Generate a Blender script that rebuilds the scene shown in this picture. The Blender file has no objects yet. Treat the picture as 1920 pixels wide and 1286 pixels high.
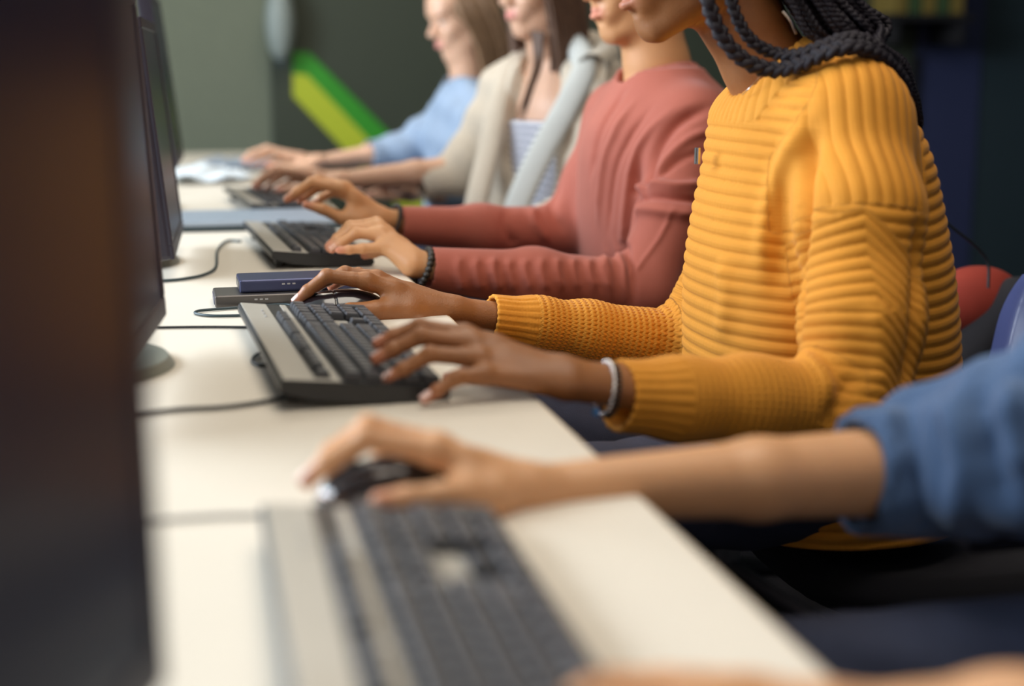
import bpy, bmesh, math, random
import numpy as np
from mathutils import Vector, Matrix
random.seed(7); rng = np.random.default_rng(7)
SC = bpy.context.scene
COL = SC.collection
# ------------------------------------------------------------------ camera
FPX = 2667.0; CAMZ = 1.06; VPX, VPY = 340.0, 117.0          # 50 mm lens, a long row of desks running away along +Y
PH = math.atan((643-VPY)/FPX); PS = math.atan((960-VPX)/FPX*math.cos(PH))
cR = np.array([math.cos(PS), -math.sin(PS), 0.0])
cF = np.array([math.sin(PS)*math.cos(PH), math.cos(PS)*math.cos(PH), -math.sin(PH)])
cU = np.cross(cR, cF)
cC = np.array([0, 0, CAMZ])
def at(x, y, Y=None, z=None):
    d = cF*FPX + cR*(x-960) + cU*(643-y)
    t = (Y/d[1]) if Y is not None else (z-CAMZ)/d[2]
    return cC + d*t
cam = bpy.data.cameras.new('camera'); camo = bpy.data.objects.new('camera', cam); COL.objects.link(camo)
camo.matrix_world = Matrix(((cR[0], cU[0], -cF[0], 0), (cR[1], cU[1], -cF[1], 0), (cR[2], cU[2], -cF[2], CAMZ), (0, 0, 0, 1)))
cam.sensor_width = 36; cam.lens = FPX*36/1920; cam.clip_start = .02
cam.dof.use_dof = True; cam.dof.focus_distance = 1.88; cam.dof.aperture_fstop = 1.9
SC.camera = camo
# ------------------------------------------------------------------ light
SC.view_settings.view_transform = 'Standard'; SC.view_settings.look = 'None'
SC.view_settings.gamma = 1; SC.view_settings.use_curve_mapping = False
SC.view_settings.exposure = 0.0
W = bpy.data.worlds.new('world'); SC.world = W; W.use_nodes = True
W.node_tree.nodes['Background'].inputs[0].default_value = (.30, .30, .45, 1)
W.node_tree.nodes['Background'].inputs[1].default_value = .13
def area(name, loc, aim, sx, sy, power, col):
    l = bpy.data.lights.new(name, 'AREA'); l.shape = 'RECTANGLE'; l.size = sx; l.size_y = sy; l.energy = power; l.color = col
    o = bpy.data.objects.new(name, l); COL.objects.link(o); o.location = loc
    o.rotation_euler = (Vector(aim)-Vector(loc)).to_track_quat('-Z', 'Y').to_euler(); return o
area('window_light', (-2.3, 2.3, 1.85), (.6, 1.8, .8), 3.6, 1.3, 250, (.80, .90, 1.0))
area('ceiling_light_glow', (.55, 1.3, 2.72), (.55, 1.3, 0), 1.2, 1.2, 17, (1.0, .90, .78))
area('ceiling_light_glow', (.55, 4.0, 2.72), (.55, 4.0, 0), 1.2, 1.2, 17, (1.0, .88, .72))
area('rear_fill_light', (.4, -1.9, 1.9), (.7, 1.6, .8), 2.4, 1.2, 15, (1.0, .86, .70))  # warm fill added behind the camera; no window is built in that wall
SC.cycles.use_denoising = True
SC.cycles.max_bounces = 7; SC.cycles.diffuse_bounces = 4; SC.cycles.glossy_bounces = 4
SC.cycles.sample_clamp_indirect = 4.0

# ------------------------------------------------------------------ materials
MATS = {}
def mat(name, col, rough=.5, metal=0, spec=.5, var=.06, vscale=30, bump=0, bscale=200, coat=0, sss=0, attr=None, sheen=0, bumpkind='noise'):
    if name in MATS: return MATS[name]
    m = bpy.data.materials.new(name); m.use_nodes = True; nt = m.node_tree; N = nt.nodes; L = nt.links
    b = N['Principled BSDF']
    b.inputs['Roughness'].default_value = rough; b.inputs['Metallic'].default_value = metal
    b.inputs['Specular IOR Level'].default_value = spec; b.inputs['Coat Weight'].default_value = coat
    tc = N.new('ShaderNodeTexCoord')
    nz = N.new('ShaderNodeTexNoise'); nz.inputs['Scale'].default_value = vscale; nz.inputs['Detail'].default_value = 3
    L.new(tc.outputs['Object'], nz.inputs['Vector'])
    mx = N.new('ShaderNodeMix'); mx.data_type = 'RGBA'
    c = Vector(col)
    mx.inputs[6].default_value = (*[max(0, v*(1-var)) for v in col], 1); mx.inputs[7].default_value = (*[min(1, v*(1+var)) for v in col], 1)
    L.new(nz.outputs['Fac'], mx.inputs[0]); out = mx.outputs[2]
    if attr:
        at_ = N.new('ShaderNodeAttribute'); at_.attribute_name = 'tint'
        m2 = N.new('ShaderNodeMix'); m2.data_type = 'RGBA'; m2.inputs[7].default_value = (*attr, 1)
        L.new(at_.outputs['Fac'], m2.inputs[0]); L.new(out, m2.inputs[6]); out = m2.outputs[2]
    L.new(out, b.inputs['Base Color'])
    if sss:
        b.inputs['Subsurface Weight'].default_value = sss; b.inputs['Subsurface Radius'].default_value = (.9, .35, .2); b.inputs['Subsurface Scale'].default_value = .008
    if sheen:
        b.inputs['Sheen Weight'].default_value = sheen; b.inputs['Sheen Roughness'].default_value = .4
    if bump:
        bp = N.new('ShaderNodeBump'); bp.inputs['Strength'].default_value = bump; bp.inputs['Distance'].default_value = .001
        if bumpkind == 'noise':
            n2 = N.new('ShaderNodeTexNoise'); n2.inputs['Scale'].default_value = bscale; n2.inputs['Detail'].default_value = 4
            L.new(tc.outputs['Object'], n2.inputs['Vector']); L.new(n2.outputs['Fac'], bp.inputs['Height'])
        elif bumpkind == 'knit':      # stitches from the garment's own knit coordinates
            ka = N.new('ShaderNodeAttribute'); ka.attribute_name = 'knit'
            sp = N.new('ShaderNodeSeparateXYZ'); L.new(ka.outputs['Vector'], sp.inputs[0])
            def mth(op, a, b_=None, c_=None):
                q = N.new('ShaderNodeMath'); q.operation = op
                for i, v in enumerate((a, b_, c_)):
                    if v is None: continue
                    if isinstance(v, (int, float)): q.inputs[i].default_value = v
                    else: L.new(v, q.inputs[i])
                return q.outputs[0]
            zig = mth('MULTIPLY', mth('PINGPONG', sp.outputs['Y'], .62), 1.15)
            rings = mth('ABSOLUTE', mth('SINE', mth('MULTIPLY', mth('ADD', sp.outputs['X'], zig), math.pi*4.2/8.6)))
            loops = mth('ABSOLUTE', mth('SINE', mth('MULTIPLY', sp.outputs['Y'], math.pi/1.24)))
            zz = mth('MULTIPLY', mth('ADD', rings, mth('MULTIPLY', loops, .45)), sp.outputs['Z'])
            w1 = N.new('ShaderNodeTexVoronoi'); w1.inputs['Scale'].default_value = bscale; w1.inputs['Randomness'].default_value = .25
            L.new(ka.outputs['Vector'], w1.inputs['Vector'])
            iv = N.new('ShaderNodeMath'); iv.operation = 'SUBTRACT'; iv.inputs[0].default_value = 1
            L.new(w1.outputs['Distance'], iv.inputs[1]); hh = mth('MULTIPLY_ADD', iv.outputs[0], .35, mth('MULTIPLY', zz, 1.3)); L.new(hh, bp.inputs['Height']); bp.inputs['Distance'].default_value = .0016
        elif bumpkind == 'weave':
            w1 = N.new('ShaderNodeTexVoronoi'); w1.inputs['Scale'].default_value = bscale
            L.new(tc.outputs['Object'], w1.inputs['Vector']); L.new(w1.outputs['Distance'], bp.inputs['Height'])
        L.new(bp.outputs['Normal'], b.inputs['Normal'])
    MATS[name] = m; return m
def emit(name, col, s):
    m = bpy.data.materials.new(name); m.use_nodes = True; b = m.node_tree.nodes['Principled BSDF']
    b.inputs['Emission Color'].default_value = (*col, 1); b.inputs['Emission Strength'].default_value = s; b.inputs['Base Color'].default_value = (*col, 1)
    MATS[name] = m; return m
M = dict(
 desk=mat('cream_laminate', (.76, .69, .58), .45, var=.03, vscale=9, coat=.04, spec=.4),
 edge=mat('desk_edge_band', (.66, .52, .36), .5),
 wall=mat('grey_green_paint', (.165, .185, .130), .8, bump=.15, bscale=60),
 door=mat('dark_green_board', (.042, .052, .033), .6),
 navy=mat('navy_panel', (.032, .040, .105), .6), slate=mat('slate_panel', (.024, .042, .052), .6),
 black=mat('black_board', (.010, .009, .011), .6),
 floor=mat('dark_carpet', (.022, .02, .028), .95, bump=.5, bscale=300),
 ceil=mat('white_ceiling', (.55, .55, .52), .9), swall=mat('side_wall_paint', (.20, .21, .21), .85),
 lime=mat('lime_paint', (.48, .55, .03), .5), green=mat('green_paint', (.035, .30, .02), .5),
 mon=mat('monitor_plastic', (.020, .016, .030), .42, bump=.2, bscale=900), screen=mat('screen_glass', (.016, .017, .038), .30, spec=.20, var=0),
 base=mat('monitor_stand_plastic', (.22, .23, .19), .35),
 kblack=mat('keyboard_black', (.013, .014, .016), .38, bump=.1, bscale=900), key=mat('key_plastic', (.040, .042, .050), .38, spec=.6, bump=.12, bscale=900),
 ksilver=mat('keyboard_silver', (.47, .44, .385), .36, metal=.25, spec=.6), mouse=mat('mouse_gloss', (.010, .009, .013), .16, spec=.7, coat=.6),
 chrome=mat('mouse_strip', (.22, .17, .15), .22, metal=.9), cable=mat('black_rubber', (.012, .014, .018), .45), tealc=mat('cable_sheath', (.03, .055, .065), .45),
 drive=mat('navy_metal', (.050, .058, .125), .3, metal=.5), drive2=mat('gunmetal', (.11, .10, .095), .36, metal=.6), label=mat('grey_print', (.4, .4, .4), .5),
 paper=mat('paper', (.66, .72, .76), .7), lapw=mat('laptop_shell', (.36, .42, .50), .3, metal=.2), lapd=mat('laptop_edge', (.03, .05, .06), .4),
 chairp=mat('chair_plastic', (.014, .012, .017), .42), chairf=mat('chair_fabric', (.012, .011, .015), .9, bump=.5, bscale=500),
 bluesh=mat('blue_shell', (.065, .085, .22), .3, coat=.3), red=mat('red_fabric', (.33, .035, .018), .8, bump=.3, bscale=500),
 steel=mat('steel', (.4, .4, .42), .3, metal=1), silver=mat('silver_beads', (.75, .72, .70), .18, metal=1), bead=mat('dark_beads', (.03, .025, .02), .35), bluebead=mat('blue_bead', (.1, .3, .7), .2),
 sweater=mat('mustard_knit', (.69, .275, .020), .85, var=.05, vscale=60, bump=.7, bscale=1.0, bumpkind='knit', sheen=.08),
 rose=mat('rose_jersey', (.40, .108, .072), .85, var=.05, bump=.25, bscale=1500, sheen=.15),
 beige=mat('oatmeal_knit', (.56, .48, .38), .9, bump=.4, bscale=500, sheen=.3), band=mat('pale_knit_band', (.50, .50, .465), .85, bump=.3, bscale=500),
 ltblue=mat('light_blue_denim', (.27, .35, .47), .85, var=.25, vscale=14, bump=.3, bscale=700), denim=mat('blue_denim', (.070, .130, .255), .9, var=.28, vscale=16, bump=.5, bscale=1200, sheen=.2, bumpkind='weave'),
 jeans=mat('dark_jeans', (.030, .038, .075), .9, var=.2, bump=.4, bscale=900), shoe=mat('shoe_leather', (.03, .025, .02), .5),
 skin_d=mat('deep_brown_skin', (.31, .122, .040), .46, var=.18, vscale=40, bump=.45, bscale=420, sss=.12, attr=(.62, .22, .14), spec=.5),
 skin_p=mat('light_tan_skin', (.60, .30, .135), .5, var=.08, vscale=40, bump=.2, bscale=400, sss=.12, attr=(.62, .20, .15)),
 skin_n=mat('warm_tan_skin', (.66, .345, .17), .45, var=.08, vscale=40, bump=.2, bscale=400, sss=.12, attr=(.62, .22, .14)),
 skin_l=mat('fair_skin', (.66, .39, .26), .45, var=.06, vscale=40, bump=.2, bscale=400, sss=.12, attr=(.65, .24, .2)),
 nail_d=mat('pale_pink_nail', (.85, .58, .52), .18, coat=.6), nail_l=mat('natural_nail', (.66, .36, .25), .3, coat=.15),
 hair_b=mat('black_hair', (.014, .010, .016), .55, spec=.35, bump=.6, bscale=900), hair_br=mat('brown_hair', (.10, .050, .028), .45, var=.4, vscale=60, bump=.5, bscale=600),
 hair_lt=mat('light_brown_hair', (.22, .125, .065), .45, var=.4, vscale=60, bump=.5, bscale=600), eye=mat('eye_white', (.7, .68, .65), .15), ylw=mat('yellow_binder', (.20, .14, .03), .6), grn=mat('green_binder', (.045, .085, .03), .6),
)
def stripes():
    m = mat('striped_jersey', (.7, .7, .72), .85); nt = m.node_tree; N = nt.nodes
    g = N.new('ShaderNodeTexCoord'); s = N.new('ShaderNodeSeparateXYZ'); nt.links.new(g.outputs['Object'], s.inputs[0])
    a = N.new('ShaderNodeMath'); a.operation = 'MULTIPLY'; a.inputs[1].default_value = 2*math.pi/.016; nt.links.new(s.outputs['Z'], a.inputs[0])
    b = N.new('ShaderNodeMath'); b.operation = 'SINE'; nt.links.new(a.outputs[0], b.inputs[0])
    c = N.new('ShaderNodeMath'); c.operation = 'GREATER_THAN'; c.inputs[1].default_value = .135; nt.links.new(b.outputs[0], c.inputs[0])
    x = N.new('ShaderNodeMix'); x.data_type = 'RGBA'; x.inputs[6].default_value = (.72, .72, .75, 1); x.inputs[7].default_value = (.10, .10, .18, 1)
    nt.links.new(c.outputs[0], x.inputs[0]); nt.links.new(x.outputs[2], N['Principled BSDF'].inputs['Base Color']); return m
M['striped'] = stripes()

# ------------------------------------------------------------------ objects
def tag(o, label=None, cat=None, group=None, kind=None):
    if label: o['label'] = label
    if cat: o['category'] = cat
    if group: o['group'] = group
    if kind: o['kind'] = kind
    return o
def empty(name, loc, rz=0):
    o = bpy.data.objects.new(name, None); COL.objects.link(o); o.location = loc; o.rotation_euler = (0, 0, rz); o.empty_display_size = .05
    return o
def link(name, me, m, parent=None, loc=(0, 0, 0), rot=(0, 0, 0)):
    o = bpy.data.objects.new(name, me); COL.objects.link(o)
    if m is not None and len(me.materials) == 0: me.materials.append(m)
    if parent is not None: o.parent = parent
    o.location = loc; o.rotation_euler = rot; return o
def npmesh(name, V, Fq, smooth=True, attrs=None):
    me = bpy.data.meshes.new(name); V = np.asarray(V, np.float32); Fq = np.asarray(Fq, np.int32)
    me.vertices.add(len(V)); me.vertices.foreach_set('co', V.ravel())
    k = Fq.shape[1]; me.loops.add(Fq.size); me.loops.foreach_set('vertex_index', Fq.ravel())
    me.polygons.add(len(Fq)); me.polygons.foreach_set('loop_start', np.arange(0, Fq.size, k, dtype=np.int32))
    me.update(calc_edges=True)
    me.polygons.foreach_set('use_smooth', np.full(len(Fq), smooth))
    for n, a in (attrs or {}).items():
        if a.ndim == 1:
            t = me.attributes.new(n, 'FLOAT', 'POINT'); t.data.foreach_set('value', a.astype(np.float32))
        else:
            t = me.attributes.new(n, 'FLOAT_VECTOR', 'POINT'); t.data.foreach_set('vector', a.astype(np.float32).ravel())
    me.validate(); return me
def bmm(name, bm, smooth=False):
    me = bpy.data.meshes.new(name); bm.normal_update(); bm.to_mesh(me); bm.free()
    if smooth:
        for p in me.polygons: p.use_smooth = True
    return me
def rbox(name, sx, sy, sz, bev=.002, seg=2, m=None, parent=None, loc=(0, 0, 0), rot=(0, 0, 0), taper=1, smooth=False):
    bm = bmesh.new(); bmesh.ops.create_cube(bm, size=1)
    for v in bm.verts:
        k = taper if v.co.z > 0 else 1
        v.co = Vector((v.co.x*sx*k, v.co.y*sy*k, v.co.z*sz))
    if bev: bmesh.ops.bevel(bm, geom=bm.edges[:], offset=bev, segments=seg, affect='EDGES', profile=.6)
    return link(name, bmm(name, bm, smooth), m, parent, loc, rot)
def prism(name, poly, depth, axis='Y', m=None, parent=None, loc=(0, 0, 0), bev=0):
    """closed extrusion of a 2-D outline"""
    bm = bmesh.new(); a = []; b = []
    for p in poly:
        if axis == 'Y': a.append(bm.verts.new((p[0], 0, p[1]))); b.append(bm.verts.new((p[0], depth, p[1])))
        if axis == 'Z': a.append(bm.verts.new((p[0], p[1], 0))); b.append(bm.verts.new((p[0], p[1], depth)))
        if axis == 'X': a.append(bm.verts.new((0, p[0], p[1]))); b.append(bm.verts.new((depth, p[0], p[1])))
    n = len(poly); bm.faces.new(a); bm.faces.new(b[::-1])
    for i in range(n): bm.faces.new((a[i], b[i], b[(i+1) % n], a[(i+1) % n]))
    bmesh.ops.recalc_face_normals(bm, faces=bm.faces[:])
    if bev: bmesh.ops.bevel(bm, geom=bm.edges[:], offset=bev, segments=2, affect='EDGES')
    return link(name, bmm(name, bm), m, parent, loc)
def spline(P, n=8):
    P = [np.array(p, float) for p in P]; P = [2*P[0]-P[1]] + P + [2*P[-1]-P[-2]]; out = []
    for i in range(1, len(P)-2):
        for t in np.linspace(0, 1, n, endpoint=False):
            out.append(.5*((2*P[i]) + (-P[i-1]+P[i+1])*t + (2*P[i-1]-5*P[i]+4*P[i+1]-P[i+2])*t*t + (-P[i-1]+3*P[i]-3*P[i+1]+P[i+2])*t**3))
    out.append(P[-2]); return np.array(out)
def frames(C):
    T = np.gradient(C, axis=0); T /= np.linalg.norm(T, axis=1)[:, None]+1e-12
    n = np.cross(T[0], [0, 0, 1.]); n = n if np.linalg.norm(n) > .1 else np.cross(T[0], [1., 0, 0]); n /= np.linalg.norm(n)
    Ns = []
    for t in T:
        n = n-t*np.dot(n, t); n /= np.linalg.norm(n)+1e-12; Ns.append(n)
    Ns = np.array(Ns); return T, Ns, np.cross(T, Ns)
def tubeVF(C, r, sides=8):
    C = np.asarray(C, float); r = np.broadcast_to(np.asarray(r, float), (len(C),)); T, Nn, B = frames(C)
    a = np.arange(sides)*2*np.pi/sides
    V = C[:, None, :]+r[:, None, None]*(np.cos(a)[None, :, None]*Nn[:, None, :]+np.sin(a)[None, :, None]*B[:, None, :])
    V = V.reshape(-1, 3); n = len(C); i = np.arange(n-1)[:, None]*sides; j = np.arange(sides)[None, :]; j2 = (j+1) % sides
    Fq = np.stack([i+j, i+j2, i+sides+j2, i+sides+j], -1).reshape(-1, 4)
    c0 = len(V); V = np.vstack([V, C[0], C[-1]])
    e0 = np.array([[c0, (k+1) % sides, k, k] for k in range(sides)]); base = (n-1)*sides
    e1 = np.array([[c0+1, base+k, base+(k+1) % sides, base+(k+1) % sides] for k in range(sides)])
    return V, Fq, e0, e1
def merge(parts):
    Vs = []; Fs = []; o = 0
    for V, Fq in parts: Vs.append(V); Fs.append(Fq+o); o += len(V)
    return np.vstack(Vs), np.vstack(Fs)
def tubes(name, curves, m, parent=None, sides=8, off=(0, 0, 0)):
    bm_parts = []
    for C, r in curves:
        V, Fq, e0, e1 = tubeVF(np.asarray(C)-np.array(off), r, sides); bm_parts.append((V, Fq))
    V, Fq = merge(bm_parts)
    return link(name, npmesh(name, V, Fq), m, parent)
# ------------------------------------------------------------------ implicit surfaces (smooth union of limbs, meshed with surface nets)
def unit(v): v = np.asarray(v, float); return v/(np.linalg.norm(v)+1e-12)
class SDF:
    def __init__(s, lo, hi, h):
        s.lo = np.array(lo, float); s.h = h; s.n = np.ceil((np.array(hi)-s.lo)/h).astype(int)+1
        s.f = np.full(s.n, .06, np.float32); s.ax = [(s.lo[i]+np.arange(s.n[i])*h).astype(np.float32) for i in range(3)]
    def slab(s, lo, hi):
        i0 = np.clip(np.floor((np.array(lo)-s.lo)/s.h).astype(int), 0, s.n); i1 = np.clip(np.ceil((np.array(hi)-s.lo)/s.h).astype(int)+1, 0, s.n)
        if np.any(i1 <= i0): return None
        sl = tuple(slice(a, b) for a, b in zip(i0, i1))
        return sl, s.ax[0][sl[0]][:, None, None], s.ax[1][sl[1]][None, :, None], s.ax[2][sl[2]][None, None, :]
    def comb(s, sl, d, k, mode='u'):
        a = s.f[sl]
        if mode == 'u':
            r = np.minimum(a, d)
            if k: r = r-np.maximum(k-np.abs(a-d), 0)**2*(.25/k)
        elif mode == 's':
            d = -d; r = np.maximum(a, d)
            if k: r = r+np.maximum(k-np.abs(a-d), 0)**2*(.25/k)
        else:
            r = np.maximum(a, d)
        s.f[sl] = r
    def cone(s, a, b, ra, rb, k=.01, flat=None, mode='u'):
        a = np.array(a, float); b = np.array(b, float); R = max(ra, rb)*(max(1, flat[1]) if flat else 1)+k+3*s.h
        q = s.slab(np.minimum(a, b)-R, np.maximum(a, b)+R)
        if q is None: return s
        sl, X, Y, Z = q; ab = b-a; L2 = ab@ab+1e-12
        px, py, pz = X-a[0], Y-a[1], Z-a[2]
        t = np.clip((px*ab[0]+py*ab[1]+pz*ab[2])/L2, 0, 1)
        px = px-t*ab[0]; py = py-t*ab[1]; pz = pz-t*ab[2]
        d2 = px*px+py*py+pz*pz
        if flat is not None:
            u = unit(flat[0]); w = px*u[0]+py*u[1]+pz*u[2]; d2 = d2-w*w*(1-1/flat[1]**2)
        s.comb(sl, np.sqrt(np.maximum(d2, 0))-(ra+(rb-ra)*t), k, mode); return s
    def chain(s, P, R, k=.01, flat=None):
        for i in range(len(P)-1): s.cone(P[i], P[i+1], R[i], R[i+1], k, flat)
        return s
    def ell(s, c, r, Rm=None, k=.01, mode='u'):
        c = np.array(c, float); r = np.array(r, float); m = max(r)+k+3*s.h; q = s.slab(c-m, c+m)
        if q is None: return s
        sl, X, Y, Z = q; Rm = np.eye(3) if Rm is None else np.array(Rm); x, y, z = X-c[0], Y-c[1], Z-c[2]
        u = [(Rm[0, i]*x+Rm[1, i]*y+Rm[2, i]*z)/r[i] for i in range(3)]
        k0 = np.sqrt(u[0]**2+u[1]**2+u[2]**2)+1e-9; k1 = np.sqrt((u[0]/r[0])**2+(u[1]/r[1])**2+(u[2]/r[2])**2)+1e-9
        s.comb(sl, (k0*(k0-1)/k1).astype(np.float32), k, mode); return s
    def stack(s, rows, cy, k=.02, yaw=0, n=2.4, shift=None):
        """torso: ellipses (z, xfront, xback, halfwidth) swept up z about the plane y=cy"""
        rows = sorted(rows); z = np.array([r[0] for r in rows]); cx = np.array([(r[1]+r[2])/2 for r in rows]); a = np.array([abs(r[2]-r[1])/2 for r in rows]); b = np.array([r[3] for r in rows])
        m = max(b.max(), a.max())+k+.02; q = s.slab((cx.min()-m, cy-m, z[0]-k-.01), (cx.max()+m, cy+m, z[-1]+k+.01))
        if q is None: return s
        sl, X, Y, Z = q; zz = Z.ravel()
        zf = np.arange(z[0]-.06, z[-1]+.06, .002); gk = np.exp(-(np.arange(-24, 25)*.002/.014)**2/2); gk /= gk.sum()
        sm = lambda q: np.interp(zz, zf, np.convolve(np.pad(np.interp(zf, z, q), 24, mode='edge'), gk, 'valid'))[None, None, :]
        CX, A, B = sm(cx), sm(a), sm(b)
        c, sn = math.cos(yaw), math.sin(yaw); dx = X-CX; dy = Y-cy; u = c*dx+sn*dy; v = -sn*dx+c*dy
        rho = (np.abs(u/A)**n+np.abs(v/B)**n)**(1/n); d = (rho-1)*np.minimum(A, B)
        d = np.maximum(d, np.maximum(Z-z[-1], z[0]-Z)); s.comb(sl, d.astype(np.float32), k); return s
    def plane(s, p, nrm, R):
        """cut away everything on the side the normal points to, within radius R of p"""
        p = np.array(p, float); nrm = unit(nrm); q = s.slab(p-R, p+R)
        if q is None: return s
        sl, X, Y, Z = q; d = (X-p[0])*nrm[0]+(Y-p[1])*nrm[1]+(Z-p[2])*nrm[2]
        rr = np.sqrt((X-p[0])**2+(Y-p[1])**2+(Z-p[2])**2)
        d = np.where(rr < R*.98, d, -1).astype(np.float32); s.comb(sl, d, 0, 'i'); return s
    def net(s):
        f = s.f; ins = f < 0; n = s.n
        cnt = np.zeros(n-1, np.uint8)
        for a in (0, 1):
            for b in (0, 1):
                for c in (0, 1): cnt += ins[a:n[0]-1+a, b:n[1]-1+b, c:n[2]-1+c]
        act = np.argwhere((cnt > 0) & (cnt < 8)); idx = np.full(n-1, -1, np.int32); idx[tuple(act.T)] = np.arange(len(act))
        acc = np.zeros((len(act), 3)); num = np.zeros(len(act)); cor = [(a, b, c) for a in (0, 1) for b in (0, 1) for c in (0, 1)]
        fv = {c: f[act[:, 0]+c[0], act[:, 1]+c[1], act[:, 2]+c[2]] for c in cor}
        for c in cor:
            for ax in range(3):
                if c[ax] == 0:
                    d = list(c); d[ax] = 1; d = tuple(d); u, v = fv[c], fv[d]; m = (u < 0) != (v < 0)
                    t = np.where(m, u/(u-v+1e-20), 0); p = np.repeat(np.array(c, float)[None], len(act), 0); p[:, ax] += t
                    acc += p*m[:, None]; num += m
        V = s.lo+(act+acc/num[:, None])*s.h; quads = []
        for ax in range(3):
            o1, o2 = (ax+1) % 3, (ax+2) % 3; A = [slice(None)]*3; B = [slice(None)]*3; A[ax] = slice(0, -1); B[ax] = slice(1, None)
            a = ins[tuple(A)]; b = ins[tuple(B)]; e = np.argwhere(a != b); e = e[(e[:, o1] > 0) & (e[:, o2] > 0) & (e[:, o1] < n[o1]-1) & (e[:, o2] < n[o2]-1)]
            fl = a[tuple(e.T)]; c00 = e.copy(); c00[:, o1] -= 1; c00[:, o2] -= 1; c10 = e.copy(); c10[:, o2] -= 1; c01 = e.copy(); c01[:, o1] -= 1
            g = [idx[tuple(q.T)] for q in (c00, c10, e, c01)]; Q = np.stack(g, -1); Q[~fl] = Q[~fl][:, ::-1]; quads.append(Q)
        return V, np.vstack(quads)
def vnormals(V, Q):
    n = np.cross(V[Q[:, 2]]-V[Q[:, 0]], V[Q[:, 3]]-V[Q[:, 1]]); N = np.zeros_like(V)
    for j in range(4):
        for c in range(3): N[:, c] += np.bincount(Q[:, j], weights=n[:, c], minlength=len(V))
    return N/(np.linalg.norm(N, axis=1)[:, None]+1e-20)
def relax(V, Q, it=1, lam=.5):
    for _ in range(it):
        S = np.zeros_like(V); c = np.zeros(len(V))
        for a, b in ((0, 1), (1, 2), (2, 3), (3, 0)):
            for k in range(3):
                S[:, k] += np.bincount(Q[:, a], weights=V[Q[:, b], k], minlength=len(V))+np.bincount(Q[:, b], weights=V[Q[:, a], k], minlength=len(V))
            c += np.bincount(Q[:, a], minlength=len(V))+np.bincount(Q[:, b], minlength=len(V))
        V = V+(S/np.maximum(c, 1)[:, None]-V)*lam
    return V
def segdist(P, pts):
    """distance to a polyline and arc length along it"""
    pts = [np.array(p, float) for p in pts]; best = np.full(len(P), 9.); s = np.zeros(len(P)); acc = 0; off = np.zeros((len(P), 3))
    for a, b in zip(pts[:-1], pts[1:]):
        ab = b-a; L = np.linalg.norm(ab); t = np.clip((P-a)@ab/(L*L), 0, 1); o = P-a-t[:, None]*ab; d = np.linalg.norm(o, axis=1)
        m = d < best; best[m] = d[m]; s[m] = acc+t[m]*L; off[m] = o[m]; acc += L
    return best, s, off
def folds(V, N, lst, V0=None):
    """raised (A>0) or sunken (A<0) cloth folds along 3-D polylines: (points, width, height)"""
    V0 = V if V0 is None else V0; D = np.zeros(len(V))
    for pts, w, A in lst:
        pts = [np.array(p, float) for p in pts]; lo = np.min(pts, 0)-4*w; hi = np.max(pts, 0)+4*w
        m = np.all((V0 > lo) & (V0 < hi), axis=1); i = np.nonzero(m)[0]
        if len(i) == 0: continue
        d, s, _ = segdist(V0[i], pts); L = sum(np.linalg.norm(b-a) for a, b in zip(pts[:-1], pts[1:]))
        D[i] += A*np.exp(-(d/w)**2)*np.clip(np.minimum(s, L-s)/(.22*L)+.15, 0, 1)
    return V+N*D[:, None]

def snap(V, pts):
    """where a chain of sight lines first meets the cloth: 3-D points on its surface"""
    v = V-cC; dz = v@cF; x = 960+FPX*(v@cR)/dz; y = 643-FPX*(v@cU)/dz; out = []
    for p in spline([(a, b, 0) for a, b in pts], 5):
        d2 = (x-p[0])**2+(y-p[1])**2; i = np.nonzero(d2 < 36)[0]
        if len(i) == 0: continue
        j = i[dz[i] < dz[i].min()+.012]; out.append(V[j].mean(0))
    return out
def foldp(V, N, lst, V0=None):
    V0 = V if V0 is None else V0; L_ = []
    for pts, w, A in lst:
        q = snap(V0, pts)
        if len(q) > 2: L_.append((q, w, A))
    return folds(V, N, L_, V0)
# ------------------------------------------------------------------ the room
def wallbox(name, x0, x1, y0, y1, z0, z1, m):
    o = rbox(name, x1-x0, y1-y0, z1-z0, 0, m=m, loc=((x0+x1)/2, (y0+y1)/2, (z0+z1)/2)); o['kind'] = 'structure'; return o
BW = 5.9
def bx(px, Y=BW): return at(px, 200, Y=Y)[0]
wallbox('floor', -2.5, 4.2, -2.1, BW+.1, -.1, 0, M['floor'])
wallbox('ceiling', -2.5, 4.2, -2.1, BW+.1, 2.8, 2.9, M['ceil'])
wallbox('wall_left', -2.6, -2.5, -2.1, BW+.1, 0, 2.8, M['swall'])
wallbox('wall_right', 4.2, 4.3, -2.1, BW+.1, 0, 2.8, M['slate'])
wallbox('wall_front', -2.5, 4.2, -2.2, -2.1, 0, 2.8, M['swall'])
wallbox('wall_back', -2.5, 4.2, BW, BW+.1, 0, 2.8, M['wall'])
o = wallbox('window_1', -2.5, -2.47, .8, 5.6, 1.15, 2.55, mat('window_glass', (.5, .55, .6), .1))
tag(rbox('notice_board', bx(1700)-bx(508), .05, 2.3, .004, m=M['door'], loc=((bx(1700)+bx(508))/2, BW-.03, 1.30)), 'large dark green wall board behind the row of people', 'board')
tag(rbox('wall_panel', bx(1822)-bx(1702), .06, 2.7, .004, m=M['navy'], loc=((bx(1822)+bx(1702))/2, BW-.032, 1.36)), 'tall narrow navy panel on the back wall behind the woman in the yellow sweater', 'panel', 'tall panels on the back wall')
tag(rbox('wall_panel', 1.5, .05, 2.7, .004, m=M['slate'], loc=(bx(1824)+.75, BW-.03, 1.36)), 'broad slate grey panel at the right end of the back wall', 'panel', 'tall panels on the back wall')
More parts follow.
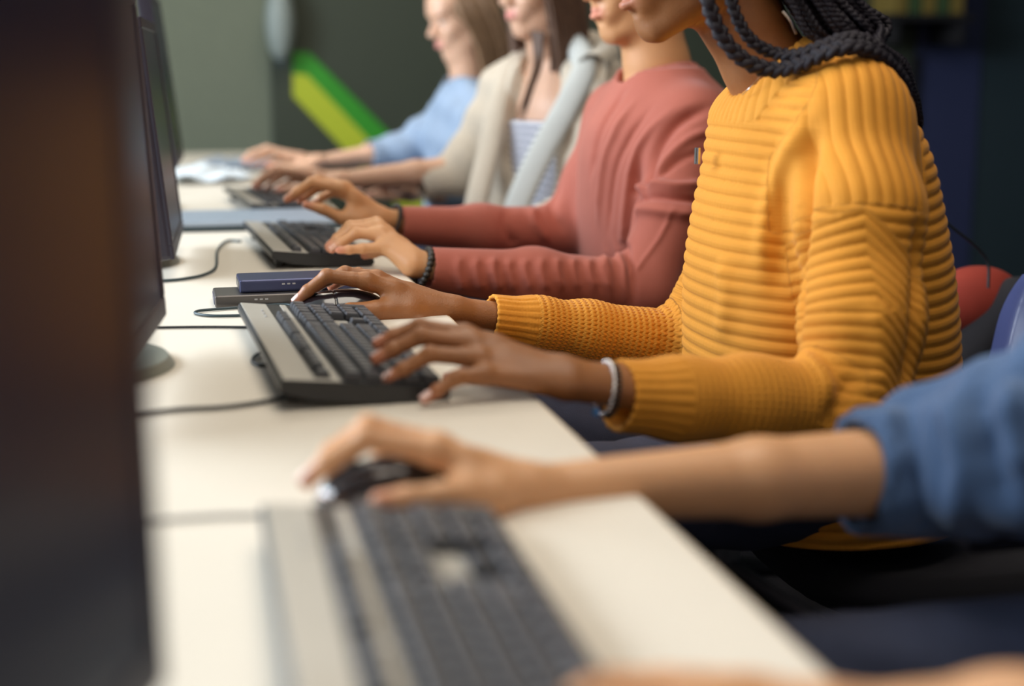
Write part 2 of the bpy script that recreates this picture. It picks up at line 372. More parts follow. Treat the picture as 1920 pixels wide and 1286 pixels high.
# slanted stripes on the board
st = empty('wall_stripe', (bx(548), BW-.06, 1.05)); tag(st, 'slanted lime and green painted stripe on the dark board', 'stripe')
def pz(px, py, Y=BW-.06): p = at(px, py, Y=Y); return (p[0]-bx(548), p[2]-1.05)
prism('lime_band', [pz(549, 138), pz(549, 180), pz(760, 400), pz(822, 400), pz(575, 140)], .012, 'Y', M['lime'], st, (0, -.01, 0))
prism('green_band', [pz(549, 98), pz(549, 138), pz(575, 140), pz(822, 400), pz(880, 400), pz(578, 98)], .010, 'Y', M['green'], st, (0, -.008, 0))
# ceiling lamps (the room's own lights)
for y in (1.3, 4.0):
    t = empty('ceiling_light', (.55, y, 2.76)); tag(t, 'square flush ceiling light above the %s of the desk row' % ('near half' if y < 2 else 'far half'), 'lamp', 'ceiling lights')
    rbox('frame', 1.3, 1.3, .05, .006, m=M['ceil'], parent=t, loc=(0, 0, .012)); rbox('diffuser', 1.2, 1.2, .01, 0, m=MATS.get('diffuser') or emit('diffuser', (1, .9, .76), 1.4), parent=t, loc=(0, 0, -.018))
# pale rounded fixture at the board's edge and shelf with binders
p = at(527, 42, Y=BW-.2)
fx = empty('wall_dispenser', (p[0], BW-.14, p[2])); tag(fx, 'pale grey rounded dispenser at the left edge of the dark board', 'dispenser')
bm = bmesh.new(); bmesh.ops.create_uvsphere(bm, u_segments=24, v_segments=16, radius=.5)
for v in bm.verts: v.co = Vector((v.co.x*.115, v.co.y*.11, v.co.z*.30))
link('cover', bmm('cover', bm, True), mat('pale_plastic', (.26, .30, .28), .5), fx); rbox('nozzle', .03, .03, .03, .004, m=M['slate'], parent=fx, loc=(0, 0, -.15))
sh = empty('wall_shelf', (bx(1668), BW-.2, at(1668, 34, Y=BW-.2)[2])); tag(sh, 'dark wall shelf above the woman in yellow holding binders', 'shelf')
rbox('shelf_board', .40, .28, .03, .003, m=M['black'], parent=sh); rbox('bracket', .03, .25, .10, .003, m=M['black'], parent=sh, loc=(-.15, 0, -.06)); rbox('bracket', .03, .25, .10, .003, m=M['black'], parent=sh, loc=(.15, 0, -.06))
for i in range(5):
    c = ('ylw', 'grn', 'ylw', 'grn', 'ylw')[i]
    b = empty('binder', (sh.location.x-.13+i*.065, BW-.2, sh.location.z+.015)); tag(b, '%s binder on the wall shelf, %s from the left' % ('yellow' if c == 'ylw' else 'green', ('first', 'second', 'third', 'fourth', 'fifth')[i]), 'binder', 'binders on the wall shelf')
    rbox('cover', .055, .22, .30, .004, m=M[c], parent=b, loc=(0, 0, .15)); rbox('spine_label', .03, .002, .10, 0, m=M['paper'], parent=b, loc=(0, -.111, .17))
dk = wallbox('trim_1', bx(1690), bx(1704), BW-.08, BW-.001, 0, at(1695, 105, Y=BW)[2], M['black'])

# ------------------------------------------------------------------ the long desk
DT = .74; DX = .321
t = empty('desk', (-.13, 2.6, 0)); tag(t, 'long cream laminate desk running away along the row of people', 'desk')
rbox('desktop', .90, 5.6, .026, .0015, m=M['desk'], parent=t, loc=(-.45+DX+.13, -.1, DT-.013))
rbox('edge_band', .003, 5.6, .027, .001, m=M['edge'], parent=t, loc=(DX+.13+.001, -.1, DT-.0145))
for x in (-.36, .30):
    for y in (-2.5, -.9, .9, 2.3): rbox('leg', .05, .05, DT-.026, .004, m=M['steel'], parent=t, loc=(x, y, (DT-.026)/2))
rbox('modesty_panel', .02, 5.0, .4, .002, m=M['desk'], parent=t, loc=(-.30, -.1, .5))

# ------------------------------------------------------------------ keyboards
KW, KD = .163, .452      # depth (towards the person) and length
def keyboard(A, B, label, tilt, flip=False, near_z=0):
    """A = near back corner, B = far back corner (top surface, world)"""
    A = np.array(A); B = np.array(B); d = (B-A)[:2]; d /= np.linalg.norm(d); yaw = math.atan2(d[1], d[0])-math.pi/2
    # local frame: y runs along the length from near (0) to far, x from back (0) to front edge, z up
    r = empty('keyboard', (A[0], A[1], DT), yaw); tag(r, label, 'keyboard', 'computer keyboards on the desk')
    hb, hf = .030, .013      # top height at back and front above the desk
    sl = math.atan2(hb-hf, KW); L = KD
    prof = [(0, hb-.012), (.0, hb-.003), (.003, hb), (KW-.003, hf+.0002), (KW, hf-.003), (KW, .004), (KW-.006, 0.001), (.09, .001), (.03, .008)]
    prism('base', prof, L, 'Y', M['kblack'], r, bev=.0012)
    def zt(x): return hb+(hf-hb)*x/KW
    def plate(name, x0, x1, y0, y1, m, th=.0012):
        xm = (x0+x1)/2; return rbox(name, (x1-x0), (y1-y0), th, .0005, 1, m, r, (xm, (y0+y1)/2, zt(xm)+th*.4), (0, sl, 0))
    plate('back_panel', .003, .034, .004, L-.004, M['ksilver']); plate('divider_strip', .0505, .058, .004, L-.004, M['ksilver'])
    plate('end_panel', .034, .0505, .004, .012, M['ksilver']); plate('spacer_panel', .098, .119, .298, .352, M['ksilver'])
    rbox('lift_foot', .012, .03, .020, .002, m=M['kblack'], parent=r, loc=(.016, .05, .0105)); rbox('lift_foot', .012, .03, .020, .002, m=M['kblack'], parent=r, loc=(.016, L-.05, .0105))
    for k in range(3): rbox('status_light', .002, .006, .0012, 0, m=M['label'], parent=r, loc=(.024, L-.10+k*.02, zt(.024)+.002), rot=(0, sl, 0))
    u = .01905; x_main = .061; y_main = .010
    cache = {}
    def key(xc, yc, w, d_=1):
        kk = (round(w, 2), round(d_, 2))
        if kk not in cache:
            bm = bmesh.new(); sx, sy = u*d_-.0022, u*w-.0022
            lv = [(-.001, 1, 1), (.0045, .94, .94), (.0070, .76, .80)]
            rings = []
            for z, kx, ky in lv:
                rings.append([bm.verts.new((sx/2*a-(sx/2*a)*(1-kx) if 0 else a*(sx/2-(1-kx)*.008), b*(sy/2-(1-ky)*.008), z)) for a, b in ((-1, -1), (1, -1), (1, 1), (-1, 1))])
            for q in range(2):
                for j in range(4): bm.faces.new((rings[q][j], rings[q][(j+1) % 4], rings[q+1][(j+1) % 4], rings[q+1][j]))
            c = bm.verts.new((0, 0, .0062))
            for j in range(4): bm.faces.new((rings[2][j], rings[2][(j+1) % 4], c))
            bm.faces.new(rings[0][::-1])
            me = bmm('key', bm); me.materials.append(M['key']); cache[kk] = me
        o = bpy.data.objects.new('key', cache[kk]); COL.objects.link(o); o.parent = r; o.location = (xc, yc, zt(xc)+.0016); o.rotation_euler = (0, sl, 0)
    def row(xi, widths, y0=0, d_=1):
        y = y_main+y0*u
        for w in widths:
            if w > 0: key(xi, y+w*u/2, w, d_)
            y += abs(w)*u
    xF = .0425
    row(xF, [1, -1, 1, 1, 1, 1, -.5, 1, 1, 1, 1, -.5, 1, 1, 1, 1, -.25, 1, 1, 1], d_=.75)
    rows = [[1]*13+[2], [1.5]+[1]*12+[1.5], [1.75]+[1]*11+[2.25], [2.25]+[1]*10+[2.75], [1.5, 1.25, 1.25, 5.75, 1.25, 1.25, 1.25, 1.5]]
    for i, w in enumerate(rows): row(x_main+u*(i+.5), w)
    row(x_main+u*.5, [1, 1, 1], 15.25); row(x_main+u*1.5, [1, 1, 1], 15.25); row(x_main+u*3.5, [-1, 1], 15.25); row(x_main+u*4.5, [1, 1, 1], 15.25)
    for i in range(3): row(x_main+u*(i+.5), [1, 1, 1, 1] if i != 1 else [1, 1, 1], 18.5)
    key(x_main+u*2.0, y_main+(18.5+3.5)*u, 1, 1) if False else None
    row(x_main+u*3.5, [1, 1, 1], 18.5); key(x_main+u*4.0, y_main+22*u, 1, 2); row(x_main+u*4.5, [2, 1], 18.5)
    return r
keyboard(at(525, 713, z=.770), at(450, 576, z=.770), 'black and silver keyboard under the left hand of the woman in the yellow sweater', 0)
keyboard(at(509, 471, z=.770), at(457, 416, z=.770), 'black and silver keyboard under the hands of the person in the rose shirt', 0)
keyboard(np.array([at(481, 937, z=.770)[0]-.002, .93-KD, 0])+0*np.array([1, 1, 1]), at(484, 930, z=.770), 'large blurred black and silver keyboard nearest the camera', 0)
keyboard(at(470, 382, z=.770), at(412, 345, z=.770), 'blurred keyboard in front of the woman in the cream cardigan', 0)

# ------------------------------------------------------------------ mice
def mouse(cx, cy, yaw, label):
    r = empty('computer_mouse', (cx, cy, DT), yaw); tag(r, label, 'computer mouse', 'black mice on the desk')
    S = SDF((-.065, -.04, -.004), (.065, .04, .045), .0011)
    S.ell((.008, 0, .004), (.058, .031, .031), k=0); S.ell((-.018, 0, .004), (.042, .029, .024), k=.012)
    S.plane((0, 0, .0008), (0, 0, -1), .2); V, Q = S.net(); N = vnormals(V, Q)
    gr = np.exp(-((V[:, 1])/.0011)**2)*(V[:, 0] < -.008)*(V[:, 2] > .012); g2 = np.exp(-((V[:, 0]+.006)/.0011)**2)*(V[:, 2] > .018)
    V = V-N*(.0009*np.clip(gr+g2, 0, 1))[:, None]
    link('shell', npmesh('shell', V, Q), M['mouse'], r)
    band = SDF((-.065, -.04, -.004), (.065, .04, .045), .0011); band.ell((.008, 0, .004), (.0588, .0318, .0313), k=0); band.ell((-.018, 0, .004), (.0425, .0296, .0243), k=.012)
    band.f = np.maximum(band.f, np.maximum(band.ax[2][None, None, :]-(.0135+.08*(band.ax[0][:, None, None]-.0)*.06), .0085-band.ax[2][None, None, :])).astype(np.float32)
    V, Q = band.net(); link('side_strip', npmesh('side_strip', V, Q), M['chrome'], r)
    bm = bmesh.new(); bmesh.ops.create_cone(bm, segments=24, radius1=.009, radius2=.009, depth=.006, cap_ends=True, matrix=Matrix.Rotation(math.pi/2, 4, 'X'))
    link('scroll_wheel', bmm('scroll_wheel', bm, True), M['cable'], r, (-.030, 0, .0235))
    return r
mouse(at(634, 580, Y=1.803)[0], 1.803, math.radians(4), 'glossy black mouse under the right hand of the woman in the yellow sweater')
mouse(.142, 1.010, math.radians(3), 'blurred black mouse under the nearest hand in the denim sleeve')
# ------------------------------------------------------------------ monitors
def monitor(pb, pt, yaw, w, label, stand, neck=True):
    """pb / pt: far bottom and far top corner of the front face (world)"""
    pb = np.array(pb); pt = np.array(pt); lean = math.atan2(pb[0]-pt[0], pt[2]-pb[2]); h = .355
    r = empty('monitor', (stand[0], stand[1], DT)); tag(r, label, 'monitor', 'black monitors along the desk')
    hd = empty('housing_pivot', (0, 0, 0)); bpy.data.objects.remove(hd)
    # local axes: f = width direction (from far corner towards the near one), up
    f = np.array([math.sin(yaw), -math.cos(yaw), 0]); nrm = np.array([math.cos(yaw), math.sin(yaw), 0])   # face normal towards +X
    up = unit(np.array([0, 0, 1])*math.cos(lean)-nrm*math.sin(lean)); nn = np.cross(f, up)
    if nn[0] < 0: nn = -nn
    base = pb-np.array(r.location)
    def slabm(name, u0, u1, v0, v1, d0, d1, m, bev=.002):
        o = rbox(name, u1-u0, v1-v0, d1-d0, bev, 2, m, r)
        c = base+f*(u0+u1)/2+up*(v0+v1)/2+nn*(d0+d1)/2
        o.matrix_local = Matrix(((f[0], up[0], nn[0], c[0]), (f[1], up[1], nn[1], c[1]), (f[2], up[2], nn[2], c[2]), (0, 0, 0, 1))); return o
    slabm('housing', 0, w, 0, h, -.030, -.004, M['mon'], .006)
    bz = .016; slabm('bezel', 0, w, 0, .022, -.006, 0, M['mon']); slabm('bezel', 0, w, h-bz, h, -.006, 0, M['mon']); slabm('bezel', 0, bz, .022, h-bz, -.006, 0, M['mon']); slabm('bezel', w-bz, w, .022, h-bz, -.006, 0, M['mon'])
    slabm('screen', bz-.001, w-bz+.001, .021, h-bz+.001, -.008, -.002, M['screen'], 0)
    slabm('rear_bulge', w*.25, w*.75, h*.2, h*.75, -.055, -.028, M['mon'], .01)
    bm = bmesh.new(); bmesh.ops.create_cone(bm, segments=48, radius1=.105, radius2=.098, depth=.010, cap_ends=True)
    for v in bm.verts: v.co.y *= 1.1
    link('stand_base', bmm('stand_base', bm, False), M['base'], r, (0, 0, .0055))
    c = base+f*w/2+up*h*.45-nn*.05; tubes('stand_neck', [(spline([(-.03, 0, .01), (c[0]-.03, c[1]*.5, c[2]*.5), c], 6), .016)], M['mon'], r, 12)
    return r
monitor(at(313, 590, Y=1.62), at(256, 0, Y=1.62), math.radians(-5.5), .40, 'black monitor behind the keyboard of the woman in yellow', (-.125, 1.55))
monitor(at(345, 430, Y=2.56), at(285, 0, Y=2.56), math.radians(-2), .40, 'black monitor across from the person in the rose shirt', (-.12, 2.38))
monitor(at(345, 292, Y=3.45), at(304, 30, Y=3.45), math.radians(-2), .40, 'dark blurred monitor farthest down the desk', (-.12, 3.28))
monitor(at(316, 1276, Y=.655), at(238, 0, Y=.655), math.radians(-17), .46, 'very large blurred black monitor filling the left edge of the picture', (-.27, .44))
# ------------------------------------------------------------------ cables
def cable(pts, r, m, label, grp=None):
    P = [at(x, y, z=DT+r+.0006) for x, y in pts]; C = spline(P, 10); c0 = C[0].copy()
    o = tubes('cable', [(C-c0, r)], m, None, 8); o.location = c0; tag(o, label, 'cable', grp); return o
cable([(452, 452), (425, 452), (408, 470), (405, 500), (385, 514), (350, 522), (310, 526), (250, 528)], .0024, M['tealc'], 'thin dark cable curving from the rose-shirted person\'s keyboard', 'cables on the desk')
cable([(548, 578), (545, 572), (520, 571), (470, 575), (400, 580), (371, 583), (368, 588), (400, 592), (470, 591)], .0019, M['tealc'], 'looped mouse cable lying in front of the two dark drives', 'cables on the desk')
cable([(490, 614), (400, 613), (300, 614), (200, 617)], .0017, M['cable'], 'straight black cable from the far end of the yellow-sweater woman\'s keyboard', 'cables on the desk')
cable([(552, 740), (500, 752), (420, 763), (330, 768), (240, 780), (150, 800)], .0022, M['cable'], 'black cable leaving the near end of the yellow-sweater woman\'s keyboard', 'cables on the desk')
cable([(520, 965), (430, 966), (330, 972), (200, 985)], .0017, M['label'], 'pale blurred cable behind the nearest keyboard', 'cables on the desk')
cable([(500, 655), (478, 668), (474, 678), (490, 685), (515, 680)], .0020, M['cable'], 'small black cable loop tucked behind the yellow-sweater woman\'s keyboard', 'cables on the desk')
# ------------------------------------------------------------------ drives
def drive(cx, cy, z, sx, sy, sz, yaw, m, label):
    r = empty('external_drive', (cx, cy, z), yaw); tag(r, label, 'hard drive', 'stacked drives behind the mouse')
    rbox('shell', sx, sy, sz, .0035, 3, m, r, (0, 0, sz/2), smooth=False); rbox('end_cap', .0012, sy*.72, sz*.6, .0004, 1, M['drive2'] if m is M['drive'] else M['drive'], r, (-sx/2-.0002, 0, sz/2))
    for k in range(3): rbox('print_mark', .004, .0006, .002, 0, m=M['label'], parent=r, loc=(-sx*.18+k*.007, -sy/2-.0001, sz*.62))
    return r
a = at(401, 577, z=DT+.001)
drive(a[0]+.085, a[1]+.040, DT, .168, .078, .0165, math.radians(1), M['drive2'], 'flat dark grey drive lying under the navy one')
drive(a[0]+.125, a[1]+.052, DT+.0168, .182, .072, .0175, math.radians(1.5), M['drive'], 'navy blue drive stacked on top of the grey one')
# laptop, papers, glass at the far end
lp = empty('closed_laptop', (.13, 2.90, DT)); tag(lp, 'closed silver laptop lying behind the rose-shirted person\'s keyboard', 'laptop')
rbox('base', .33, .23, .010, .003, 3, M['lapd'], lp, (0, 0, .0055)); rbox('lid', .33, .23, .009, .003, 3, M['lapw'], lp, (0, 0, .0155)); rbox('trackpad_notch', .05, .003, .003, 0, m=M['lapd'], parent=lp, loc=(0, -.1155, .011))
for i, (x, y, a_, lab) in enumerate([(.03, 4.05, .3, 'crumpled white paper sheet lying beside the farthest monitor'), (.17, 4.5, -.2, 'loose pale blue sheet at the far end of the desk')]):
    n = 16; X, Y = np.meshgrid(np.linspace(-.12, .12, n), np.linspace(-.16, .16, n), indexing='ij'); Z = .012+.010*np.sin(X*60+i)*np.cos(Y*45)+.006*np.sin(Y*90+X*30)+.02*(i == 0)*np.exp(-(X**2+Y**2)/.004)
    V = np.stack([X, Y, Z], -1).reshape(-1, 3); I = np.arange(n*n).reshape(n, n); Q = np.stack([I[:-1, :-1], I[1:, :-1], I[1:, 1:], I[:-1, 1:]], -1).reshape(-1, 4)
    V2 = np.vstack([V, V-[0, 0, .0015]]); Q = np.vstack([Q, Q[:, ::-1]+len(V)])
    o = link('paper_sheet', npmesh('paper_sheet', V2, Q), M['paper'] if i == 0 else M['lapw'], None, (x, y, DT+.006), (0, 0, a_)); tag(o, lab, 'paper', 'papers at the far end of the desk')

# ------------------------------------------------------------------ people
def head_sdf(S, H, fwd, s=.92, side=None):
    """head in profile detail: H centre, fwd facing direction"""
    fx = unit(fwd); sy = unit(np.cross([0, 0, 1], fx)); uz = np.cross(fx, sy); Rm = np.stack([fx, sy, uz], 1)
    def L(p): return H+Rm@(np.array(p)*s)
    def e(c, r, k=.012, mode='u'): S.ell(L(c), np.array(r)*s, Rm, k*s, mode)
    def c(a, b, ra, rb, k=.01): S.cone(L(a), L(b), ra*s, rb*s, k*s)
    e((-.012, 0, .045), (.096, .075, .088)); e((.028, 0, -.010), (.062, .060, .085), .02)
    for q in (-1, 1):
        c((-.006, q*.050, -.050), (.060, q*.014, -.090), .020, .016, .022); e((.058, q*.036, -.018), (.024, .020, .022), .018)
        e((.090, q*.030, .018), (.016, .017, .012), .012, 's'); e((-.008, q*.074, -.006), (.017, .007, .031), .006)
        e((.101, q*.013, -.018), (.010, .008, .008), .005)
    e((.060, 0, -.080), (.024, .023, .020), .012); c((.082, 0, .032), (.106, 0, -.012), .007, .010, .010); e((.109, 0, -.013), (.010, .009, .008), .006)
    e((.075, 0, .042), (.024, .055, .014), .02)
    for q in (-1, 1):
        c((.0845, q*.017, .022), (.0800, q*.043, .020), .0045, .0040, .005); c((.0835, q*.018, .007), (.0790, q*.042, .008), .0040, .0035, .005)
    e((.070, 0, -.048), (.024, .034, .026), .014); e((.040, 0, .066), (.058, .066, .050), .02)
    for q in (-1, 1):
        c((.0930, q*.006, -.0405), (.0800, q*.025, -.0450), .0062, .0034, .003); c((.0950, q*.004, -.0530), (.0800, q*.025, -.0475), .0076, .0036, .003)
    e((.0935, 0, -.0655), (.009, .022, .0042), .007, 's')
    c((.0985, -.026, -.0575), (.0985, .026, -.0575), .0012, .0012, .003) if False else None
    for q in (-1, 1): S.cone(L((.103, q*.0, -.0470)), L((.080, q*.027, -.0460)), .0016*s, .0012*s, .002*s, mode='s')
    return L, Rm
def lips_tint(V, L, Rm, H, s):
    P = (V-H)@Rm/s; t = np.exp(-((P[:, 2]+.047)/.0115)**4)*np.exp(-(P[:, 1]/.024)**4)*(P[:, 0] > .07)
    return t
def ball(name, c, r, m, parent):
    bm = bmesh.new(); bmesh.ops.create_uvsphere(bm, u_segments=16, v_segments=10, radius=r); return link(name, bmm(name, bm, True), m, parent, Vector(c))
def add_eye(root, L, q, off):
    e = ball('eye', L((.0735, q*.030, .0145))-off, .0115, M['eye'], root); d = L((.0735+.0078, q*.0305, .0140))-L((.0735, q*.030, .0145))
    ball('iris', d, .0060, M['hair_br'], e)
    C = spline([L((.0905, q*.013, .036)), L((.0885, q*.028, .041)), L((.0770, q*.046, .036))], 6); tubes('eyebrow', [(C, np.interp(np.linspace(0, 1, len(C)), [0, .3, 1], [.0022, .0032, .0012]))], M['hair_b'], root, 8, off)
def short_hair(H, Rm, s, n=420, ln=.03):
    out = []
    for i in range(n):
        a = rng.random()*2*np.pi; b = math.acos(1-rng.random()*1.25); p0 = np.array([-.020+.098*math.sin(b)*math.cos(a), .081*math.sin(b)*math.sin(a), .048+.094*math.cos(b)])
        if p0[0] > .03 and p0[2] < .085: continue
        t = np.array([-.5+.3*rng.random(), .3*(rng.random()-.5), -.6*math.sin(b)]); p1 = p0+t*ln*.6+np.array([0, 0, .004]); p2 = p0+t*ln*1.2
        out.append((np.array([H+Rm@(x*s) for x in (p0*.99, p1, p2)]), np.array([.004, .0035, .0015])))
    return out
FR = dict(index=1.0, middle=1.03, ring=.97, pinky=.86)
def hand_sdf(S, wr, F, th, s=1.0, tk=1.0, palm_r=.0125):
    """F: dict of [mcp, pip, dip, tip]; th: [cmc, mcp, ip, tip]"""
    wr = np.array(wr); mi, mp = np.array(F['index'][0]), np.array(F['pinky'][0]); ac = unit(mi-mp); fw = unit((mi+mp)/2-wr)
    offs = dict(index=.014, middle=.005, ring=-.004, pinky=-.013)
    for n in ('index', 'middle', 'ring', 'pinky'):
        c = wr+ac*offs[n]*s+fw*.012; S.cone(c, F[n][0], palm_r*1.04*s, .0108*s*FR[n], .012)
    # palm body and heel
    mc = (mi+mp)/2; S.cone(wr+fw*.02, wr*.35+mc*.65, .0135*s, .0130*s, .012)
    S.cone(wr+ac*.010*s, th[0], .0150*s, .0155*s*(tk*.5+.5), .016); S.cone(th[0], th[1], .0150*s*(tk*.5+.5), .0112*s*tk, .014)
    S.cone(np.array(th[0])*.4+np.array(th[1])*.6, (wr+ac*.014*s)*.3+mi*.7, .0070*s, .0070*s, .016)
    S.cone(th[1], th[2], .0106*s*tk, .0096*s*(tk*.5+.5), .004); S.cone(th[2], th[3], .0098*s, .0070*s, .004)
    for n in ('index', 'middle', 'ring', 'pinky'):
        q = FR[n]*s; a, b, c, d = [np.array(p) for p in F[n]]
        m = a*.65+b*.35
        S.cone(a, m, .0106*q, .0094*q, .008); S.cone(m, b, .0094*q, .0090*q, .003); S.ell(b, np.ones(3)*.0095*q, None, .002)
        S.cone(b, c, .0086*q, .0077*q, .003); S.ell(c, np.ones(3)*.0080*q, None, .002); S.cone(c, d, .0076*q, .0062*q, .003)
def nail(parent, off, pip, dip, tip, r, m, k=1.0):
    pip, dip, tip = map(lambda p: np.array(p, float), (pip, dip, tip)); dr = unit(tip-dip); dz = dip-(pip+tip)/2
    if np.linalg.norm(dz) < 1e-3: dz = np.array([0, 0, 1.])
    dz = dz-dr*(dz@dr)
    if dz[2] < 0: dz = -dz
    dz = unit(dz+np.array([0, 0, .001])); sd = np.cross(dz, dr)
    nu, nv = 9, 9; V = []
    for i in range(nu):
        for j in range(nv):
            u = (i/(nu-1)*2-1); v = j/(nv-1)
            wdt = .80*math.sqrt(max(0, 1-(max(0, .25-v)/.25)**2*.6)) * (1-.12*max(0, v-.85)/.15)
            an = u*wdt*1.0; rr = r*1.035
            p = tip-dr*.0068*k+dr*v*.0115*k+dz*(rr*math.cos(an)-max(0, v-.6)*.0008)+sd*rr*math.sin(an); V.append(p-off)
    V = np.array(V); V2 = V-dz*.0012; I = np.arange(nu*nv).reshape(nu, nv); Q = np.stack([I[:-1, :-1], I[1:, :-1], I[1:, 1:], I[:-1, 1:]], -1).reshape(-1, 4)
    Vt = np.vstack([V, V2]); rim = list(I[0, :])+list(I[1:, -1])+list(I[-1, ::-1][1:])+list(I[::-1, 0][1:]); nn = nu*nv
    R_ = np.array([[rim[k_], rim[k_+1], rim[k_+1]+nn, rim[k_]+nn] for k_ in range(len(rim)-1)])
    link('fingernail', npmesh('fingernail', Vt, np.vstack([Q, Q[:, ::-1]+nn, R_])), m, parent)
def P3(lst, Y=None):
    out = []
    for q in lst: out.append(at(q[0], q[1], Y=q[2] if len(q) > 2 else Y))
    return out
def legs(root, off, hipX, cy, kneeX, m, zseat=.47, w=.10, spread=.10):
    """seated trousers and shoes"""
    S = SDF((kneeX-.14, cy-.30, .03), (hipX+.20, cy+.30, .75), .007)
    S.ell((hipX, cy, zseat+.10), (.135, .175, .12), None, .03)
    for q in (-1, 1):
        hp = (hipX, cy+q*.085, zseat+.085); kn = (kneeX, cy+q*(spread+.03), zseat+.085); an = (kneeX+.03, cy+q*(spread+.03), .11)
        S.chain([hp, kn], [.090, .066], .03); S.chain([kn, an], [.062, .048], .02)
    V, Q = S.net(); N = vnormals(V, Q); V = V+N*(.0025*np.sin(V[:, 0]*70+3*np.sin(V[:, 1]*40))*np.sin(V[:, 2]*50))[:, None]
    link('trousers', npmesh('trousers', V-off, Q), m, root)
    for q in (-1, 1):
        S = SDF((kneeX-.19, cy+q*(spread+.03)-.07, -.01), (kneeX+.10, cy+q*(spread+.03)+.07, .14), .005)
        y = cy+q*(spread+.03); S.cone((kneeX+.04, y, .045), (kneeX-.13, y, .034), .042, .032, .02); S.cone((kneeX+.03, y, .05), (kneeX+.03, y, .11), .04, .038, .02); S.plane((kneeX, y, .003), (0, 0, -1), .5)
        V, Q = S.net(); link('shoe', npmesh('shoe', V-off, Q), M['shoe'], root)
def join_body(root, off, parts, m, tints=None):
    V, Q = merge([(p[0], p[1]) for p in parts]); t = np.concatenate([p[2] if len(p) > 2 else np.zeros(len(p[0])) for p in parts])
    return link('body', npmesh('body', V-off, Q, attrs={'tint': t}), m, root)
def core(neck, head, shL, shR, elL, elR, hip, knee_x, cy, midR=None):
    """coarse trunk, upper arms and thighs that the clothes cover"""
    pts = np.array([neck, head, shL, shR, elL, elR, hip]); lo = pts.min(0)-.2; hi = pts.max(0)+.2; lo[0] = min(lo[0], knee_x-.1); lo[2] = .40
    S = SDF(lo, hi, .007); neck = np.array(neck); hip = np.array(hip); ch = neck*.62+hip*.38+np.array([0, 0, -.02])
    S.ell(ch, (.085, .130, .16), None, .03); S.ell(hip+[0, 0, .09], (.07, .11, .09), None, .03); S.cone(neck, ch, .05, .06, .03)
    for a, b in ((shL, elL), (shR, elR)):
        S.cone(neck+[0, 0, -.03], a, .04, .042, .03); S.chain([a]+([midR] if (midR is not None and b is elR) else [])+[b], [.043, .038, .034] if (midR is not None and b is elR) else [.043, .034], .02)
    for q in (-1, 1): S.cone((hip[0], cy+q*.085, hip[2]+.07), (knee_x, cy+q*.12, hip[2]+.07), .045, .035, .03)
    return S.net()
def box_of(P, pad): P = np.array(P); return P.min(0)-pad, P.max(0)+pad
def arm_part(el, wr, F, th, s, h, rel=.036, rw=.022, flatk=1.3, tipt=1.1, tk=1.0):
    pts = [el, wr]+sum([list(F[n]) for n in F], [])+list(th); lo, hi = box_of(pts, .035); S = SDF(lo, hi, h)
    el = np.array(el); wr = np.array(wr); ac = unit(np.array(F['index'][0])-np.array(F['pinky'][0])); m = el*.6+wr*.4
    S.cone(el, m, rel/1.06, (rel+rw)/2, .012, flat=(ac, flatk)); S.cone(m, wr, (rel+rw)/2, rw*.86*s, .012, flat=(ac, flatk)); hand_sdf(S, wr, F, th, s, tk)
    V, Q = S.net(); t = np.zeros(len(V))
    for n in F: t = np.maximum(t, np.exp(-(np.linalg.norm(V-np.array(F[n][3]), axis=1)/.012)**2)*tipt*.6)
    t = np.maximum(t, np.exp(-(np.linalg.norm(V-np.array(th[3]), axis=1)/.013)**2)*tipt*.6)
    return V, Q, t
def beads(name, ctr, axis, r, n, br, m, root, off, flat=1.0, alt=None):
    axis = unit(axis); a = unit(np.cross(axis, [0, 1., 0])); b = np.cross(axis, a); prt = {0: [], 1: []}
    for i in range(n):
        t = 2*math.pi*i/n; c = np.array(ctr)+a*math.cos(t)*r+b*math.sin(t)*r*flat
        bm = bmesh.new(); bmesh.ops.create_uvsphere(bm, u_segments=10, v_segments=7, radius=br)
        V = np.array([v.co[:] for v in bm.verts])+c-off; Fq = [[v.index for v in f.verts] for f in bm.faces]; bm.free()
        Fq = np.array([f if len(f) == 4 else f+[f[-1]] for f in Fq]); prt[0].append((V, Fq))
    V, Q = merge(prt[0]); return V, Q
def quadmesh(name, V, Q):
    me = bpy.data.meshes.new(name); me.from_pydata([tuple(v) for v in V], [], [tuple(dict.fromkeys(q)) for q in Q.tolist()])
    for p in me.polygons: p.use_smooth = True
    return me
def bracelet(name, ctr, axis, r, n, br, m, root, off, flat=1.0):
    V, Q = beads(name, ctr, axis, r, n, br, m, root, off, flat); return link(name, quadmesh(name, V, Q), m, root)
def sleeve(S, P, R, k=.02, cuff=None, wall=.0045, hollow=.03):
    """P: shoulder ... cuff end; last point is the open cuff"""
    S.chain(P, R, k); p = np.array(P[-1]); q = np.array(P[-2]); d = unit(p-q); S.plane(p, d, R[-1]*2.2)
    S.cone(p-d*hollow, p+d*.02, R[-1]-wall, R[-1]-wall, .001, mode='s')
def wig(name, root, off, H, Rm, s, m, strands, cap=True, capoff=0.006):
    prt = []
    if cap:
        L = lambda p: H+Rm@(np.array(p)*s); S = SDF(H-.16, H+.17, .005)
        S.ell(L((-.020, 0, .048)), np.array((.100, .082, .095))*s, Rm, 0); S.ell(L((.085, 0, -.035)), np.array((.080, .085, .095))*s, Rm, .01, 's')
        V, Q = S.net(); prt.append((V-off, Q))
    for C, r in strands:
        V, Fq, _, _ = tubeVF(np.asarray(C)-off, r, 5); prt.append((V, Fq))
    V, Q = merge(prt); return link(name, npmesh(name, V, Q), m, root)
